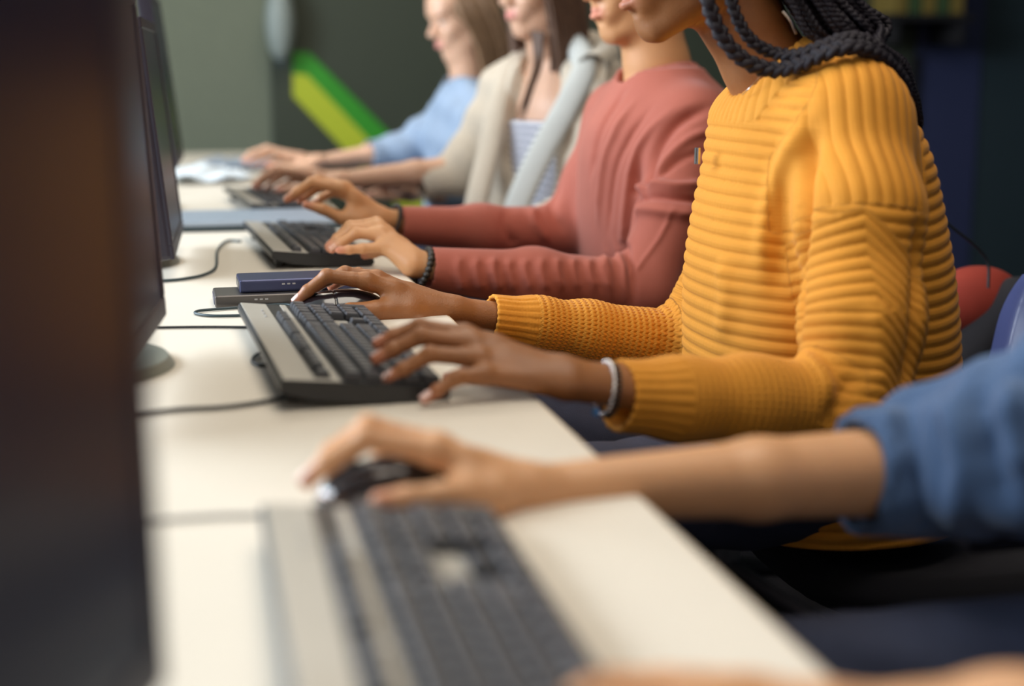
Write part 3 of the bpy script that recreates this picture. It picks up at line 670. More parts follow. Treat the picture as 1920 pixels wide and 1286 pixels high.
def braid(C, r, pitch=None, rs=None):
    """three plaited strands along the centre line C"""
    seg = np.linalg.norm(np.diff(C, axis=0), axis=1); s = np.concatenate([[0], np.cumsum(seg)]); n = max(12, int(s[-1]/(r*.55)))
    u = np.linspace(0, s[-1], n); Cc = np.stack([np.interp(u, s, C[:, i]) for i in range(3)], 1); T, Nn, B = frames(Cc); pitch = pitch or r*4.2
    tp = np.clip(np.minimum(1, (s[-1]-u)/.05+.45), 0, 1); out = []
    for k in range(3):
        ph = u/pitch*2*np.pi+k*2*np.pi/3; D = Cc+(Nn*(np.sin(ph)*r*.58)[:, None]+B*(np.sin(2*ph)*r*.36)[:, None])*tp[:, None]
        out.append((D, r*.56*tp))
    return out

def person(loc, label):
    r = empty('person', loc); tag(r, label, 'person', 'people seated along the desk'); return r, np.array(loc)

# ================================================================== woman in the yellow sweater
CY = 1.67
root, off = person((.80, CY, 0), 'woman in a mustard yellow ribbed sweater with long black braids, hand on a mouse')
shL = at(1592, 212, Y=1.54); shR = at(1530, 215, Y=1.81); elL = at(1600, 772, Y=1.40); elR = at(1285, 648, Y=1.84)
wrL = at(1068, 713, Y=1.315); wrR = at(862, 586, Y=1.812); nk = at(1455, 165, Y=CY); H = at(1290, -90, Y=CY); hip = np.array([.86, CY, .50])
DR = -.062
def PR(l): return P3([(a_, b_, c_+DR) for a_, b_, c_ in l])
FRr = dict(index=PR([(687, 527, 1.857), (613, 517, 1.856), (577, 545, 1.858), (555, 565, 1.860)]),
           middle=PR([(706, 523, 1.880), (647, 512, 1.880), (614, 524, 1.880), (592, 540, 1.880)]),
           ring=PR([(722, 530, 1.900), (672, 514, 1.902), (642, 524, 1.902), (622, 538, 1.902)]),
           pinky=PR([(740, 543, 1.917), (704, 536, 1.925), (682, 550, 1.930), (668, 564, 1.930)]))
THr = PR([(765, 584, 1.850), (706, 583, 1.838), (657, 583, 1.834), (619, 587, 1.834)])
FRl = dict(index=P3([(872, 628, 1.362), (787, 612, 1.370), (738, 630, 1.372), (708, 645, 1.372)]),
           middle=P3([(884, 645, 1.345), (790, 630, 1.350), (738, 655, 1.352), (705, 674, 1.352)]),
           ring=P3([(898, 672, 1.325), (806, 664, 1.328), (757, 692, 1.328), (724, 712, 1.328)]),
           pinky=P3([(908, 702, 1.306), (856, 708, 1.300), (820, 732, 1.296), (796, 749, 1.294)]))
THl = P3([(1000, 700, 1.350), (930, 690, 1.372), (880, 700, 1.390), (840, 712, 1.40)])
parts = []
parts.append(arm_part(elR, wrR, FRr, THr, .98, .0011, rel=.028, rw=.0235, tk=1.25)); parts.append(arm_part(elL, wrL, FRl, THl, .93, .0013, rel=.028, rw=.0225))
S = SDF(H-[.15, .12, .27], H+[.30, .12, .17], .0022); fw = np.array([-math.cos(.17), -.03, -math.sin(.17)])
L, Rm = head_sdf(S, H, fw, .92); S.cone(at(1362, -15, Y=CY), at(1438, 125, Y=CY), .054, .049, .022); S.cone(at(1438, 125, Y=CY), at(1480, 195, Y=CY), .049, .060, .02)
V, Q = S.net(); parts.append((V, Q, lips_tint(V, L, Rm, H, .92)*.55))
V, Q = core(nk, H, shL, shR, elL, elR, hip, .46, CY); parts.append((V, Q))
join_body(root, off, parts, M['skin_d'])
for F, th in ((FRr, THr), (FRl, THl)):
    for n in F: nail(root, off, F[n][1], F[n][2], F[n][3], .0072*FR[n]*.95, M['nail_d'])
    nail(root, off, th[1], th[2], th[3], .0079*.95, M['nail_d'])
for q in (-1, 1):
    add_eye(root, L, q, off)
# sweater
cuL = at(1158, 742, Y=1.335); cuR = at(919, 597, Y=1.815)
S = SDF((.36, 1.24, .47), (1.04, 2.02, 1.09), .0021)
rows = []
for y, x0, x1, b in ((128, 1450, 1570, .085), (155, 1398, 1620, .120), (200, 1360, 1660, .145), (250, 1352, 1685, .155), (300, 1348, 1703, .162), (400, 1324, 1724, .166), (500, 1308, 1740, .172), (600, 1305, 1748, .178), (700, 1307, 1750, .182), (850, 1314, 1752, .185), (960, 1320, 1752, .182)):
    a, b_ = at(x0, y, Y=CY), at(x1, y, Y=CY); rows.append((a[2], a[0], b_[0], b))
S.stack(rows, CY, .03)
S.cone(at(1500, 150, Y=CY), shL, .052, .062, .05); S.cone(at(1500, 150, Y=CY), shR, .052, .060, .05)
aL = [shL+[0, 0, -.012], at(1612, 400, Y=1.475), at(1614, 600, Y=1.43), elL]
S.chain(aL, [.062, .066, .064, .058], .03)
sleeve(S, [elL, at(1400, 752, Y=1.370), at(1275, 748, Y=1.352), cuL], [.056, .045, .0395, .0365], .025)
aR = [shR, at(1400, 440, Y=1.83), elR]; S.chain(aR, [.058, .056, .050], .03)
sleeve(S, [elR, at(1100, 620, Y=1.83), at(1010, 607, Y=1.822), cuR], [.048, .0385, .0335, .0320], .02)
# neck opening
S.cone(at(1452, 150, Y=CY), at(1400, 20, Y=CY), .0545, .060, .004, mode='s')
V, Q = S.net(); N = vnormals(V, Q); V0 = V.copy()
dLu, sLu, oLu = segdist(V, [shL, aL[1], aL[2], elL]); dLf, sLf, oLf = segdist(V, [elL, at(1400, 752, Y=1.370), at(1275, 748, Y=1.352), cuL])
dRu, sRu, _ = segdist(V, aR); dRf, sRf, oRf = segdist(V, [elR, at(1100, 620, Y=1.83), at(1010, 607, Y=1.822), cuR])
LfL = sLf.max(); LfR = sRf.max(); seam = np.linalg.norm(np.array(at(1640, 375, Y=1.44))-shL)*1.02
knit = np.zeros((len(V), 3)); H_ = np.zeros(len(V)); A = np.full(len(V), .0036)
def rib(s, p): return np.abs(np.sin(np.pi*s/p))**.62
def sst(x): x = np.clip(x, 0, 1); return x*x*(3-2*x)
sag = .012*np.sin((V[:, 0]-.62)*9)+.004*np.sin(V[:, 0]*23+V[:, 2]*9); H_ = rib(V[:, 2]+sag, .0158)
knit[:, 0] = V[:, 2]+sag; knit[:, 1] = V[:, 0]*.8+V[:, 1]*.6
# left yoke (near side): ribs run down the arm
ph = V[:, 0]-.10*(V[:, 2]-.9)+.004*np.sin(V[:, 2]*20)
xb = np.interp(V[:, 2], [.80, .95, 1.0, 1.07], [at(1500, 480, Y=1.46)[0], at(1500, 300, Y=1.48)[0], at(1512, 220, Y=1.50)[0], at(1540, 120, Y=1.54)[0]])
wy = sst((V[:, 0]-xb)/.012+.5)*sst((1.60-V[:, 1])/.02+.5)*np.maximum(sst((.115-dLu)/.012+.5), sst((V[:, 2]-1.0)/.02+.5))*sst((seam-sLu)/.008+.5)*sst((at(1725, 300, Y=1.54)[0]-V[:, 0])/.012+.5)
H_ = H_*(1-wy)+rib(ph, .0158)*wy; A = A*(1-wy)+.0027*wy; yk = wy > .5; knit[yk, 0] = ph[yk]; knit[yk, 1] = V[yk, 2]
# left upper sleeve: chevron ribs hanging from the seam
su = sst((.092-dLu)/.008+.5)*(dLu-.02 < dLf)*sst((1.535-V[:, 1])/.01+.5)
lat = (V[:, 0]-at(1634, 500, Y=1.385)[0])
sv = np.where(lat > 0, sLu-.95*lat, sLu+.45*lat*np.exp(-np.maximum(sLu-seam, 0)/.10)-.10*lat)
ws = sst((sv-seam)/.006)*su; H_ = H_*(1-ws)+rib(sv, .0150)*ws; A = A*(1-ws)+.0032*ws; su2 = ws > .5; knit[su2, 0] = sv[su2]; knit[su2, 1] = lat[su2]
# far upper sleeve
ru = (dRu < .075) & (V[:, 1] > 1.77) & (V[:, 0] < at(1330, 480, Y=1.86)[0]+.05); H_[ru] = rib(sRu[ru], .0095); A[ru] = .0013; knit[ru, 0] = sRu[ru]; knit[ru, 1] = V[ru, 2]; knit[ru, 2] = 1
# forearms: fine garter rings, cuffs: lengthwise ribs
for d_, s_, L_, o_, cl, dlim, ymask in ((dLf, sLf, LfL, oLf, .064, .066, V[:, 1] < 1.50), (dRf, sRf, LfR, oRf, .058, .062, V[:, 1] > 1.76)):
    fm = (d_ < dlim) & (s_ > .03) & ymask & (V[:, 0] < (.745 if cl == .064 else .68)); wf = sst((s_-.05)/.035); ang = np.arctan2(o_[:, 2], -o_[:, 1])
    tr = fm & (s_ < L_-cl); H_[tr] = H_[tr]*(1-wf[tr])+rib(s_[tr], .0086)*wf[tr]; A[tr] = .0022*(1-wf[tr])+.0014*wf[tr]; knit[tr, 0] = s_[tr]; knit[tr, 1] = ang[tr]*.035; knit[tr, 2] = 1 if cl == .058 else wf[tr]*.55
    cf = fm & (s_ >= L_-cl); H_[cf] = rib(ang[cf]/(2*np.pi)*22*.01, .01); A[cf] = .0017; knit[cf, 0] = s_[cf]; knit[cf, 1] = ang[cf]*.035
# neckband
dn, sn, on = segdist(V, [at(1478, 232, Y=CY), at(1452, 150, Y=CY), at(1400, 20, Y=CY)])
nzl = V[:, 2]-np.interp(V[:, 0], [at(1360, 200, Y=CY)[0], at(1470, 160, Y=CY)[0]], [at(1360, 228, Y=CY)[2], at(1470, 176, Y=CY)[2]])
nb = (dn < .105) & (nzl > 0) & (V[:, 0] < at(1462, 160, Y=CY)[0]); an = np.arctan2(V[:, 1]-CY, V[:, 0]-at(1470, 200, Y=CY)[0]); H_[nb] = .6+rib(an[nb]/(2*np.pi)*38*.01, .01)*.9; A[nb] = .0028
V = V+N*(A*(H_-.5))[:, None]
def pY(pts): return [at(x, y, Y=Y) for x, y, Y in pts]
V = foldp(V, N, [([(1530, 240), (1508, 330), (1500, 440), (1494, 540), (1490, 640)], .014, -.020), ([(1512, 225), (1478, 290), (1452, 350), (1436, 430), (1428, 520)], .014, .009),
                 ([(1478, 340), (1466, 440), (1458, 560)], .014, -.004), ([(1722, 400), (1722, 520), (1716, 640), (1690, 730)], .012, -.012), ([(1500, 660), (1540, 700), (1556, 760)], .010, .007),
                 ([(1640, 560), (1655, 640), (1650, 740)], .014, .006), ([(1350, 640), (1362, 560), (1352, 480)], .016, .006), ([(1600, 700), (1570, 760), (1540, 800)], .010, -.005)], V0)
knit = knit*np.array([1/.0042, 1/.0042, 1])
link('sweater', npmesh('sweater', V-off, Q, attrs={'knit': knit}), M['sweater'], root)
legs(root, off, .86, CY, .44, M['jeans'])
# jewellery
ax = unit([1, .05, -.16]); bracelet('bracelet', at(1134, 728, Y=1.325), ax, .0262, 30, .0031, M['silver'], root, off, 1.0)['label'] = 'silver beaded bracelet'
bracelet('bracelet', at(1144, 731, Y=1.327), ax, .0265, 34, .0024, M['bead'], root, off, 1.0)['label'] = 'thin dark beaded bracelet'
bracelet('bracelet_bead', at(1117, 772, Y=1.31), [1, 0, 0], .0015, 3, .0036, M['bluebead'], root, off)['label'] = 'blue glass bead on the bracelet'
tubes('necklace', [(spline([at(1430, 138, Y=1.61), at(1405, 165, Y=1.61), at(1392, 178, Y=1.625)], 8), .0006)], M['silver'], root, 6, off)
ep = at(1482, 40, Y=1.60); tubes('earring', [(spline([ep+[-.010, 0, .012], ep+[0, -.002, 0], ep+[.008, 0, -.014]], 6), .0022)], M['silver'], root, 6, off)
pd = at(1316, 292, Y=1.68); tubes('pendant', [(np.array([pd+[-.006, 0, .010], pd+[-.006, 0, -.010]]), .004)], M['silver'], root, 8, off)
# hair
bl = []
B1 = spline(P3([(1318, -60, 1.585), (1327, 0, 1.578), (1343, 47, 1.575), (1371, 91, 1.573), (1409, 120, 1.572), (1452, 131, 1.568), (1499, 122, 1.545), (1546, 100, 1.52), (1593, 88, 1.51), (1640, 98, 1.52), (1678, 130, 1.55), (1706, 175, 1.59)]), 8)
B2 = spline(P3([(1362, -60, 1.600), (1371, 0, 1.592), (1388, 47, 1.588), (1415, 81, 1.586), (1452, 99, 1.584), (1493, 103, 1.56), (1540, 86, 1.545), (1590, 70, 1.54), (1640, 82, 1.55), (1684, 120, 1.58)]), 8)
for C, r_ in ((B1, .0098), (B2, .0078)): tubes('front_braid', braid(C, r_), M['hair_b'], root, 8, off)
for i in range(96):
    u = rng.random(); w = rng.random(); y = 1.585+.14*rng.random()
    x0 = 1385+rng.random()*125; x1 = 1480+140*u; e = rng.random()
    C = spline(P3([(x0-20, -150, y+.02), (x1-30-30*w, -60, y), (x1, 0+10*w, y-.005), (x1+40+10*w, 45+28*(1-u), y-.01), (1612+u*42, 78+10*w, 1.54+.12*rng.random()), (1672+u*24, 120, 1.57+.10*w), (1702+14*u, 172+10*w, 1.59+.09*w)]+([(1718+12*u, 218+22*w, 1.61+.05*w)] if e > .35 else [])), 6)
    bl += braid(C, .0046+.0016*w)
for i in range(46):
    a_ = math.radians(-78+156*i/45); C = [H+Rm@((np.array([-.020, 0, .048])+np.array([.102, .084, .097])*np.array([math.cos(f), math.sin(f)*math.sin(a_), math.sin(f)*math.cos(a_)]))*.98) for f in np.radians([52, 75, 100, 125, 150, 172])]
    bl += braid(spline(C, 8), .0050)
wig('hair', root, off, H, Rm, .98, M['hair_b'], bl)

# ================================================================== person in the rose shirt
CY = 2.47
root, off = person((.84, CY, 0), 'person in a rose long-sleeved shirt typing with a dark beaded bracelet')
shL = at(1300, 235, Y=2.33); shR = at(1160, 215, Y=2.62); elL = at(1205, 548, Y=2.20); elR = at(1055, 432, Y=2.60)
wrL = at(776, 495, Y=2.14); wrR = at(720, 413, Y=2.53); nk = at(1235, 130, Y=CY); H = at(1196, -33, Y=CY); hip = np.array([.90, CY, .50])
FRl = dict(index=P3([(706, 420, 2.215), (657, 424, 2.225), (632, 447, 2.228), (616, 463, 2.228)]),
           middle=P3([(708, 428, 2.197), (660, 430, 2.205), (636, 450, 2.208), (619, 466, 2.208)]),
           ring=P3([(712, 440, 2.178), (668, 437, 2.184), (641, 455, 2.186), (622, 468, 2.186)]),
           pinky=P3([(722, 462, 2.160), (680, 466, 2.160), (655, 468, 2.158), (635, 469, 2.158)]))
THl = P3([(752, 470, 2.185), (722, 466, 2.205), (700, 472, 2.222), (684, 478, 2.232)])
FRr = dict(index=P3([(640, 352, 2.510), (584, 342, 2.515), (556, 360, 2.515), (538, 374, 2.515)]),
           middle=P3([(648, 352, 2.530), (596, 338, 2.535), (566, 356, 2.535), (548, 372, 2.535)]),
           ring=P3([(654, 360, 2.550), (610, 345, 2.555), (580, 362, 2.555), (562, 376, 2.555)]),
           pinky=P3([(660, 372, 2.567), (625, 360, 2.575), (602, 372, 2.575), (588, 382, 2.575)]))
THr = P3([(672, 412, 2.505), (638, 408, 2.495), (604, 392, 2.490), (574, 384, 2.490)])
parts = [arm_part(elL, wrL, FRl, THl, 1.0, .0017, rel=.030, rw=.0225, flatk=1.2), arm_part(elR, wrR, FRr, THr, 1.0, .0020, rel=.030, rw=.0225, flatk=1.2)]
S = SDF(H-[.15, .12, .27], H+[.26, .12, .17], .003); fw = np.array([-.96, -.20, -.10])
L, Rm = head_sdf(S, H, fw, .95); S.cone(at(1208, 0, Y=CY), at(1232, 125, Y=CY), .058, .056, .02); S.cone(at(1232, 125, Y=CY), at(1240, 175, Y=CY), .056, .07, .02)
V, Q = S.net(); parts.append((V, Q, lips_tint(V, L, Rm, H, .95)*.7)); V, Q = core(nk, H, shL, shR, elL, elR, hip, .48, CY); parts.append((V, Q)); join_body(root, off, parts, M['skin_p'])
for F, th in ((FRr, THr), (FRl, THl)):
    for n in F: nail(root, off, F[n][1], F[n][2], F[n][3], .0073*FR[n], M['nail_l'])
for q in (-1, 1):
    add_eye(root, L, q, off)
cuL = at(802, 504, Y=2.142); cuR = at(745, 421, Y=2.535)
S = SDF((.30, 2.04, .46), (1.12, 2.84, 1.12), .0032); rows = []
for y, x0, x1, b in ((134, 1172, 1300, .080), (156, 1160, 1330, .105), (185, 1146, 1360, .145), (230, 1110, 1385, .170), (290, 1097, 1395, .178), (400, 1094, 1390, .180), (520, 1100, 1390, .178), (640, 1112, 1390, .180), (700, 1115, 1390, .178)):
    a, b_ = at(x0, y, Y=CY), at(x1, y, Y=CY); rows.append((a[2], a[0], b_[0], b))
S.stack(rows, CY, .03); S.cone(at(1250, 178, Y=CY), shL, .052, .062, .05); S.cone(at(1240, 178, Y=CY), shR, .052, .058, .05)
S.chain([shL, at(1262, 400, Y=2.25), elL], [.062, .058, .052], .03); S.chain([shR, at(1110, 340, Y=2.62), elR], [.056, .052, .046], .03)
sleeve(S, [elL, at(1000, 524, Y=2.168), cuL], [.050, .046, .0335], .03); sleeve(S, [elR, at(900, 430, Y=2.57), cuR], [.046, .042, .0335], .03)
S.cone(at(1222, 142, Y=CY), at(1190, 20, Y=CY), .060, .085, .006, mode='s')
V, Q = S.net(); N = vnormals(V, Q); V0 = V.copy(); fl = []
for i, x in enumerate((860, 893, 925, 955, 985, 1015, 1045, 1075, 1105, 1130)): fl.append(([(x+4, 484), (x-2, 500), (x+2, 520), (x+12, 545)], .0065, .0050 if i != 2 else .008))
fl += [([(1335, 200), (1280, 222), (1240, 262), (1218, 310), (1206, 370)], .011, -.016), ([(1340, 240), (1290, 262), (1250, 300), (1228, 345)], .008, .008), ([(1330, 280), (1275, 300), (1230, 335), (1205, 350)], .007, -.007),
       ([(1325, 345), (1270, 350), (1225, 345), (1190, 352)], .008, .011), ([(1330, 378), (1275, 372), (1225, 368), (1188, 372)], .007, -.011), ([(1310, 400), (1255, 398), (1210, 392), (1185, 396)], .009, .009),
       ([(1262, 392), (1240, 440), (1205, 490), (1180, 520)], .004, .0035), ([(1150, 452), (1166, 500), (1174, 560)], .007, .008), ([(1165, 440), (1182, 500), (1190, 570)], .006, -.008), ([(1130, 465), (1140, 510), (1146, 560)], .007, .006),
       ([(1172, 165), (1140, 210), (1118, 260), (1105, 330)], .009, -.008), ([(1190, 190), (1158, 240), (1132, 310), (1120, 420)], .008, .008), ([(1222, 200), (1180, 260), (1152, 330), (1140, 440)], .007, -.006), ([(1260, 205), (1215, 250), (1185, 310), (1172, 400), (1168, 460)], .008, .009),
       ([(1200, 300), (1190, 370), (1182, 430)], .007, -.008), ([(960, 378), (945, 420), (965, 460)], .010, -.005), ([(1010, 372), (1000, 410), (1030, 455)], .009, .006), ([(1050, 340), (1035, 390), (1062, 440)], .010, -.006), ([(830, 545), (950, 566), (1080, 572), (1160, 570)], .003, .0018)]
V = foldp(V, N, fl, V0)
dn, sn, on = segdist(V, [at(1232, 135, Y=CY), at(1212, 20, Y=CY)]); nb = (dn < .073); V[nb] += N[nb]*.0030
link('shirt', npmesh('shirt', relax(V, Q, 1, .4)-off, Q), M['rose'], root); legs(root, off, .90, CY, .46, M['jeans'])
bracelet('bracelet', at(793, 504, Y=2.142), cuL-wrL, .0305, 22, .0058, M['bead'], root, off)['label'] = 'dark round-bead bracelet'
bracelet('bracelet', at(737, 416, Y=2.533), cuR-wrR, .0305, 26, .0045, M['bead'], root, off)['label'] = 'dark bracelet on the far wrist'
st_ = []
for i in range(200):
    a = rng.random()*2*np.pi; b = rng.random()*1.2; p0 = np.array([-.02+.09*math.sin(b)*math.cos(a), .078*math.sin(b)*math.sin(a), .06+.085*math.cos(b)]); p1 = p0*[1.15, 1.15, .8]-[.02, 0, .03]
    if p0[0] > .05: continue
    st_.append((np.array([H+Rm@(q*.95) for q in (p0, (p0+p1)/2*1.03, p1)]), .0035))
wig('hair', root, off, H, Rm, .98, M['hair_br'], st_+short_hair(H, Rm, .98))

# ================================================================== woman in the cream cardigan
CY = 3.25
root, off = person((.84, CY, 0), 'woman in a cream hooded cardigan over a striped top, brown hair')
shL = at(1120, 160, Y=3.14); shR = at(952, 165, Y=3.38); elL = at(1105, 400, Y=3.0); elR = at(868, 318, Y=3.36)
wrR = at(640, 337, Y=3.31); wrL = at(900, 440, Y=2.92); nk = at(1035, 125, Y=CY); H = at(1012, -15, Y=CY); hip = np.array([.92, CY, .50])
FRr = dict(index=P3([(573, 322, 3.290), (520, 316, 3.290), (492, 332, 3.290), (476, 348, 3.290)]), middle=P3([(575, 325, 3.310), (526, 318, 3.315), (498, 336, 3.315), (482, 352, 3.315)]),
           ring=P3([(580, 332, 3.330), (536, 326, 3.335), (512, 342, 3.335), (498, 354, 3.335)]), pinky=P3([(584, 340, 3.345), (548, 338, 3.352), (526, 348, 3.352), (514, 358, 3.352)]))
THr = P3([(612, 350, 3.275), (580, 352, 3.262), (548, 354, 3.255), (522, 356, 3.255)])
def mir(F, dx, dy, dY): return {k: [np.array(p)+np.array([dx, dY, dy]) for p in v] for k, v in F.items()}
FRl = {'index': P3([(850, 420, 2.93), (800, 412, 2.93), (770, 425, 2.93), (755, 438, 2.93)]), 'middle': P3([(850, 425, 2.91), (798, 418, 2.91), (768, 432, 2.91), (752, 445, 2.91)]), 'ring': P3([(852, 430, 2.89), (803, 425, 2.89), (775, 438, 2.89), (760, 450, 2.89)]), 'pinky': P3([(855, 438, 2.873), (815, 435, 2.868), (790, 445, 2.868), (777, 455, 2.868)])}
THl = P3([(880, 440, 2.95), (850, 438, 2.965), (825, 445, 2.97), (805, 450, 2.97)])
parts = [arm_part(elR, wrR, FRr, THr, .95, .0025, rw=.0235), arm_part(elL, wrL, FRl, THl, .95, .0028, rw=.0235)]
S = SDF(H-[.15, .13, .25], H+[.2, .13, .17], .0035); fw = np.array([-.93, -.34, -.10]); L, Rm = head_sdf(S, H, fw, .93)
S.cone(at(1018, 10, Y=CY), at(1032, 110, Y=CY), .052, .050, .02); V, Q = S.net(); parts.append((V, Q, lips_tint(V, L, Rm, H, .93)))
V, Q = core(nk, H, shL, shR, elL, elR, hip, .5, CY); parts.append((V, Q)); 
S = SDF(nk-[.2, .22, .25], nk+[.16, .2, .08], .005); yw = math.radians(24); S.stack([(nk[2]-.22, nk[0]-.105, nk[0]+.09, .13), (nk[2]-.08, nk[0]-.085, nk[0]+.09, .15), (nk[2]-.01, nk[0]-.05, nk[0]+.07, .10), (nk[2]+.02, nk[0]-.04, nk[0]+.06, .05)], CY, .02, yaw=yw); V, Q = S.net(); parts.append((V, Q))
join_body(root, off, parts, M['skin_l'])
for q in (-1, 1):
    add_eye(root, L, q, off)
# striped top inside, cardigan outside with open front
cx = nk[0]
def bodystack(S, grow, ztop=None, k=.02):
    rows = [(.46, cx-.125-grow, cx+.13+grow, .175+grow), (.60, cx-.125-grow, cx+.125+grow, .170+grow), (.80, cx-.118-grow, cx+.115+grow, .165+grow), (.93, cx-.112-grow, cx+.110+grow, .165+grow), (1.0, cx-.085-grow, cx+.10+grow, .155+grow), (1.045, cx-.055-grow, cx+.08+grow, .10+grow)]
    if ztop: rows = [r for r in rows if r[0] < ztop]
    S.stack(rows, CY, k, yaw=yw)
S = SDF((cx-.3, CY-.3, .45), (cx+.3, CY+.3, 1.1), .005); bodystack(S, .0, 1.0); pn = unit(np.array([-1.0, -.45, .25])); S.cone(at(1000, 60, Y=CY-.06), at(985, 175, Y=CY-.13), .08, .06, .01, mode='s')
V, Q = S.net(); link('striped_top', npmesh('striped_top', V-off, Q), M['striped'], root)
S = SDF((cx-.42, CY-.42, .45), (cx+.32, CY+.32, 1.14), .004); bodystack(S, .018)
S.cone(nk+[.0, 0, -.03], shL, .06, .062, .05); S.cone(nk+[0, 0, -.03], shR, .06, .060, .05); S.chain([shL, elL], [.062, .056], .03); S.chain([shR, elR], [.060, .056], .03)
sleeve(S, [elR, at(785, 345, Y=3.345)], [.056, .043], .02); sleeve(S, [elL, at(1000, 425, Y=2.95)], [.054, .045], .02)
S.cone(at(1000, 55, Y=CY-.05), at(965, 390, Y=CY-.16), .075, .085, .01, mode='s')          # open V front
S.cone(nk+[0, 0, -.02], nk+[-.01, 0, .12], .062, .09, .01, mode='s')
V, Q = S.net(); N = vnormals(V, Q); V = V+N*(.003*np.sin(V[:, 2]*60+V[:, 0]*40))[:, None]
link('cardigan', npmesh('cardigan', V-off, Q), M['beige'], root)
def ribbon(name, pts, w, th, m):
    C = spline(pts, 8); Vt, Fq, _, _ = tubeVF(C-off, w, 10); c = np.repeat(C-off, 10, 0); d = Vt[:-2]-c; T, Nn, B = frames(C)
    vd = unit(np.array([-.5, -.85, .1])); Vt[:-2] = c+d-np.outer(d@vd, vd)*(1-th/w); return link(name, npmesh(name, Vt, Fq), m, root)
ribbon('cardigan_edge', P3([(1040, 92, 3.30), (1072, 82, 3.20), (1096, 125, 3.10), (1066, 195, 3.07), (1016, 285, 3.065), (972, 380, 3.07), (962, 440, 3.07)]), .030, .008, M['band'])
ribbon('cardigan_edge', P3([(1005, 85, 3.36), (962, 130, 3.30), (935, 200, 3.24), (915, 290, 3.19), (893, 380, 3.15), (885, 440, 3.15)]), .028, .013, M['beige'])
ribbon('hood', P3([(985, 95, 3.38), (1040, 95, 3.40), (1100, 85, 3.30), (1135, 105, 3.18), (1110, 130, 3.08)]), .036, .026, M['beige'])
legs(root, off, .92, CY, .48, M['jeans'])
tubes('hair_lock', [(spline(P3([(1000+6*j, 60, 3.20-.01*j), (1004+3*j, 120, 3.165), (990+3*j, 165, 3.13), (972+3*j, 215+5*j, 3.10)]), 6), np.interp(np.arange(19), [0, 9, 18], [.006, .005, .001])) for j in range(4)], M['hair_br'], root, 8, off)
st_ = []
for i in range(260):
    q = 1 if rng.random() > .45 else -1; a = rng.random(); w = rng.random()
    top = np.array([-.02+.03*(a-.5), q*.02, .135]); p1 = np.array([.045-.11*a, q*(.075+.01*w), .05]); p2 = np.array([.035-.10*a, q*(.082+.015*w), -.06]); p3 = np.array([.03-.09*a, q*(.07+.03*w), -.17-.05*w]); p4 = p3+[.01, q*-.01, -.08*w-.05*(q > 0)]
    st_.append((spline([H+Rm@(x*.95) for x in (top, p1, p2, p3, p4)], 4), .0045))
wig('hair', root, off, H, Rm, .97, M['hair_br'], st_)

# ================================================================== woman in light blue
CY = 3.98
root, off = person((.84, CY, 0), 'woman in a light blue shirt at the far end of the desk, face in profile')
shL = at(905, 215, Y=3.84); shR = at(862, 205, Y=4.12); elL = at(845, 360, Y=3.76); elR = at(752, 285, Y=4.12)
wrR = at(600, 303, Y=4.06); wrL = at(700, 385, Y=3.70); nk = at(872, 165, Y=CY); H = at(868, 40, Y=CY); hip = np.array([.92, CY, .50])
FRr = dict(index=P3([(545, 290, 4.040), (500, 277, 4.040), (472, 286, 4.040), (456, 300, 4.040)]), middle=P3([(546, 293, 4.060), (504, 280, 4.065), (477, 290, 4.065), (462, 303, 4.065)]),
           ring=P3([(549, 298, 4.080), (512, 287, 4.085), (488, 297, 4.085), (474, 308, 4.085)]), pinky=P3([(552, 304, 4.095), (522, 298, 4.10), (502, 306, 4.10), (490, 314, 4.10)]))
THr = P3([(580, 312, 4.03), (552, 314, 4.015), (525, 312, 4.01), (503, 310, 4.01)])
FRl = mir(FRr, .24, -.06, -.36); THl = [p+np.array([.24, -.30, -.06]) for p in THr]; wrL = wrR+np.array([.24, -.36, -.06])
parts = [arm_part(elR, wrR, FRr, THr, .95, .003), arm_part(elL, wrL, FRl, THl, .95, .0035)]
S = SDF(H-[.15, .13, .25], H+[.2, .13, .17], .0035); fw = np.array([-.95, -.16, -.24]); L, Rm = head_sdf(S, H, fw, .93)
S.cone(at(868, 70, Y=CY), at(880, 160, Y=CY), .052, .05, .02); V, Q = S.net(); parts.append((V, Q, lips_tint(V, L, Rm, H, .93)))
V, Q = core(nk, H, shL, shR, elL, elR, hip, .5, CY); parts.append((V, Q)); join_body(root, off, parts, M['skin_l'])
for q in (-1, 1):
    add_eye(root, L, q, off)
S = SDF((.3, CY-.42, .45), (1.15, CY+.42, 1.12), .005); rows = []
for y, x0, x1, b in ((150, 840, 920, .08), (175, 830, 935, .12), (210, 812, 955, .155), (260, 800, 965, .165), (340, 795, 965, .165), (480, 800, 965, .17)):
    a, b_ = at(x0, y, Y=CY), at(x1, y, Y=CY); rows.append((a[2], a[0], b_[0], b))
S.stack(rows, CY, .03); S.cone(nk+[0, 0, -.03], shL, .055, .06, .05); S.cone(nk+[0, 0, -.03], shR, .055, .06, .05); S.chain([shL, elL], [.06, .055], .03); S.chain([shR, elR], [.060, .052], .03)
sleeve(S, [elR, at(692, 293, Y=4.10)], [.052, .047], .02); sleeve(S, [elL, elL*.4+wrL*.6], [.052, .045], .02); S.cone(nk, nk+[-.02, 0, .12], .056, .07, .004, mode='s')
V, Q = S.net(); N = vnormals(V, Q); V = V+N*(.004*np.sin(V[:, 2]*50+V[:, 0]*60))[:, None]; link('shirt', npmesh('shirt', V-off, Q), M['ltblue'], root)
legs(root, off, .92, CY, .48, mat('blue_jeans', (.10, .19, .38), .9, var=.2))
st_ = []
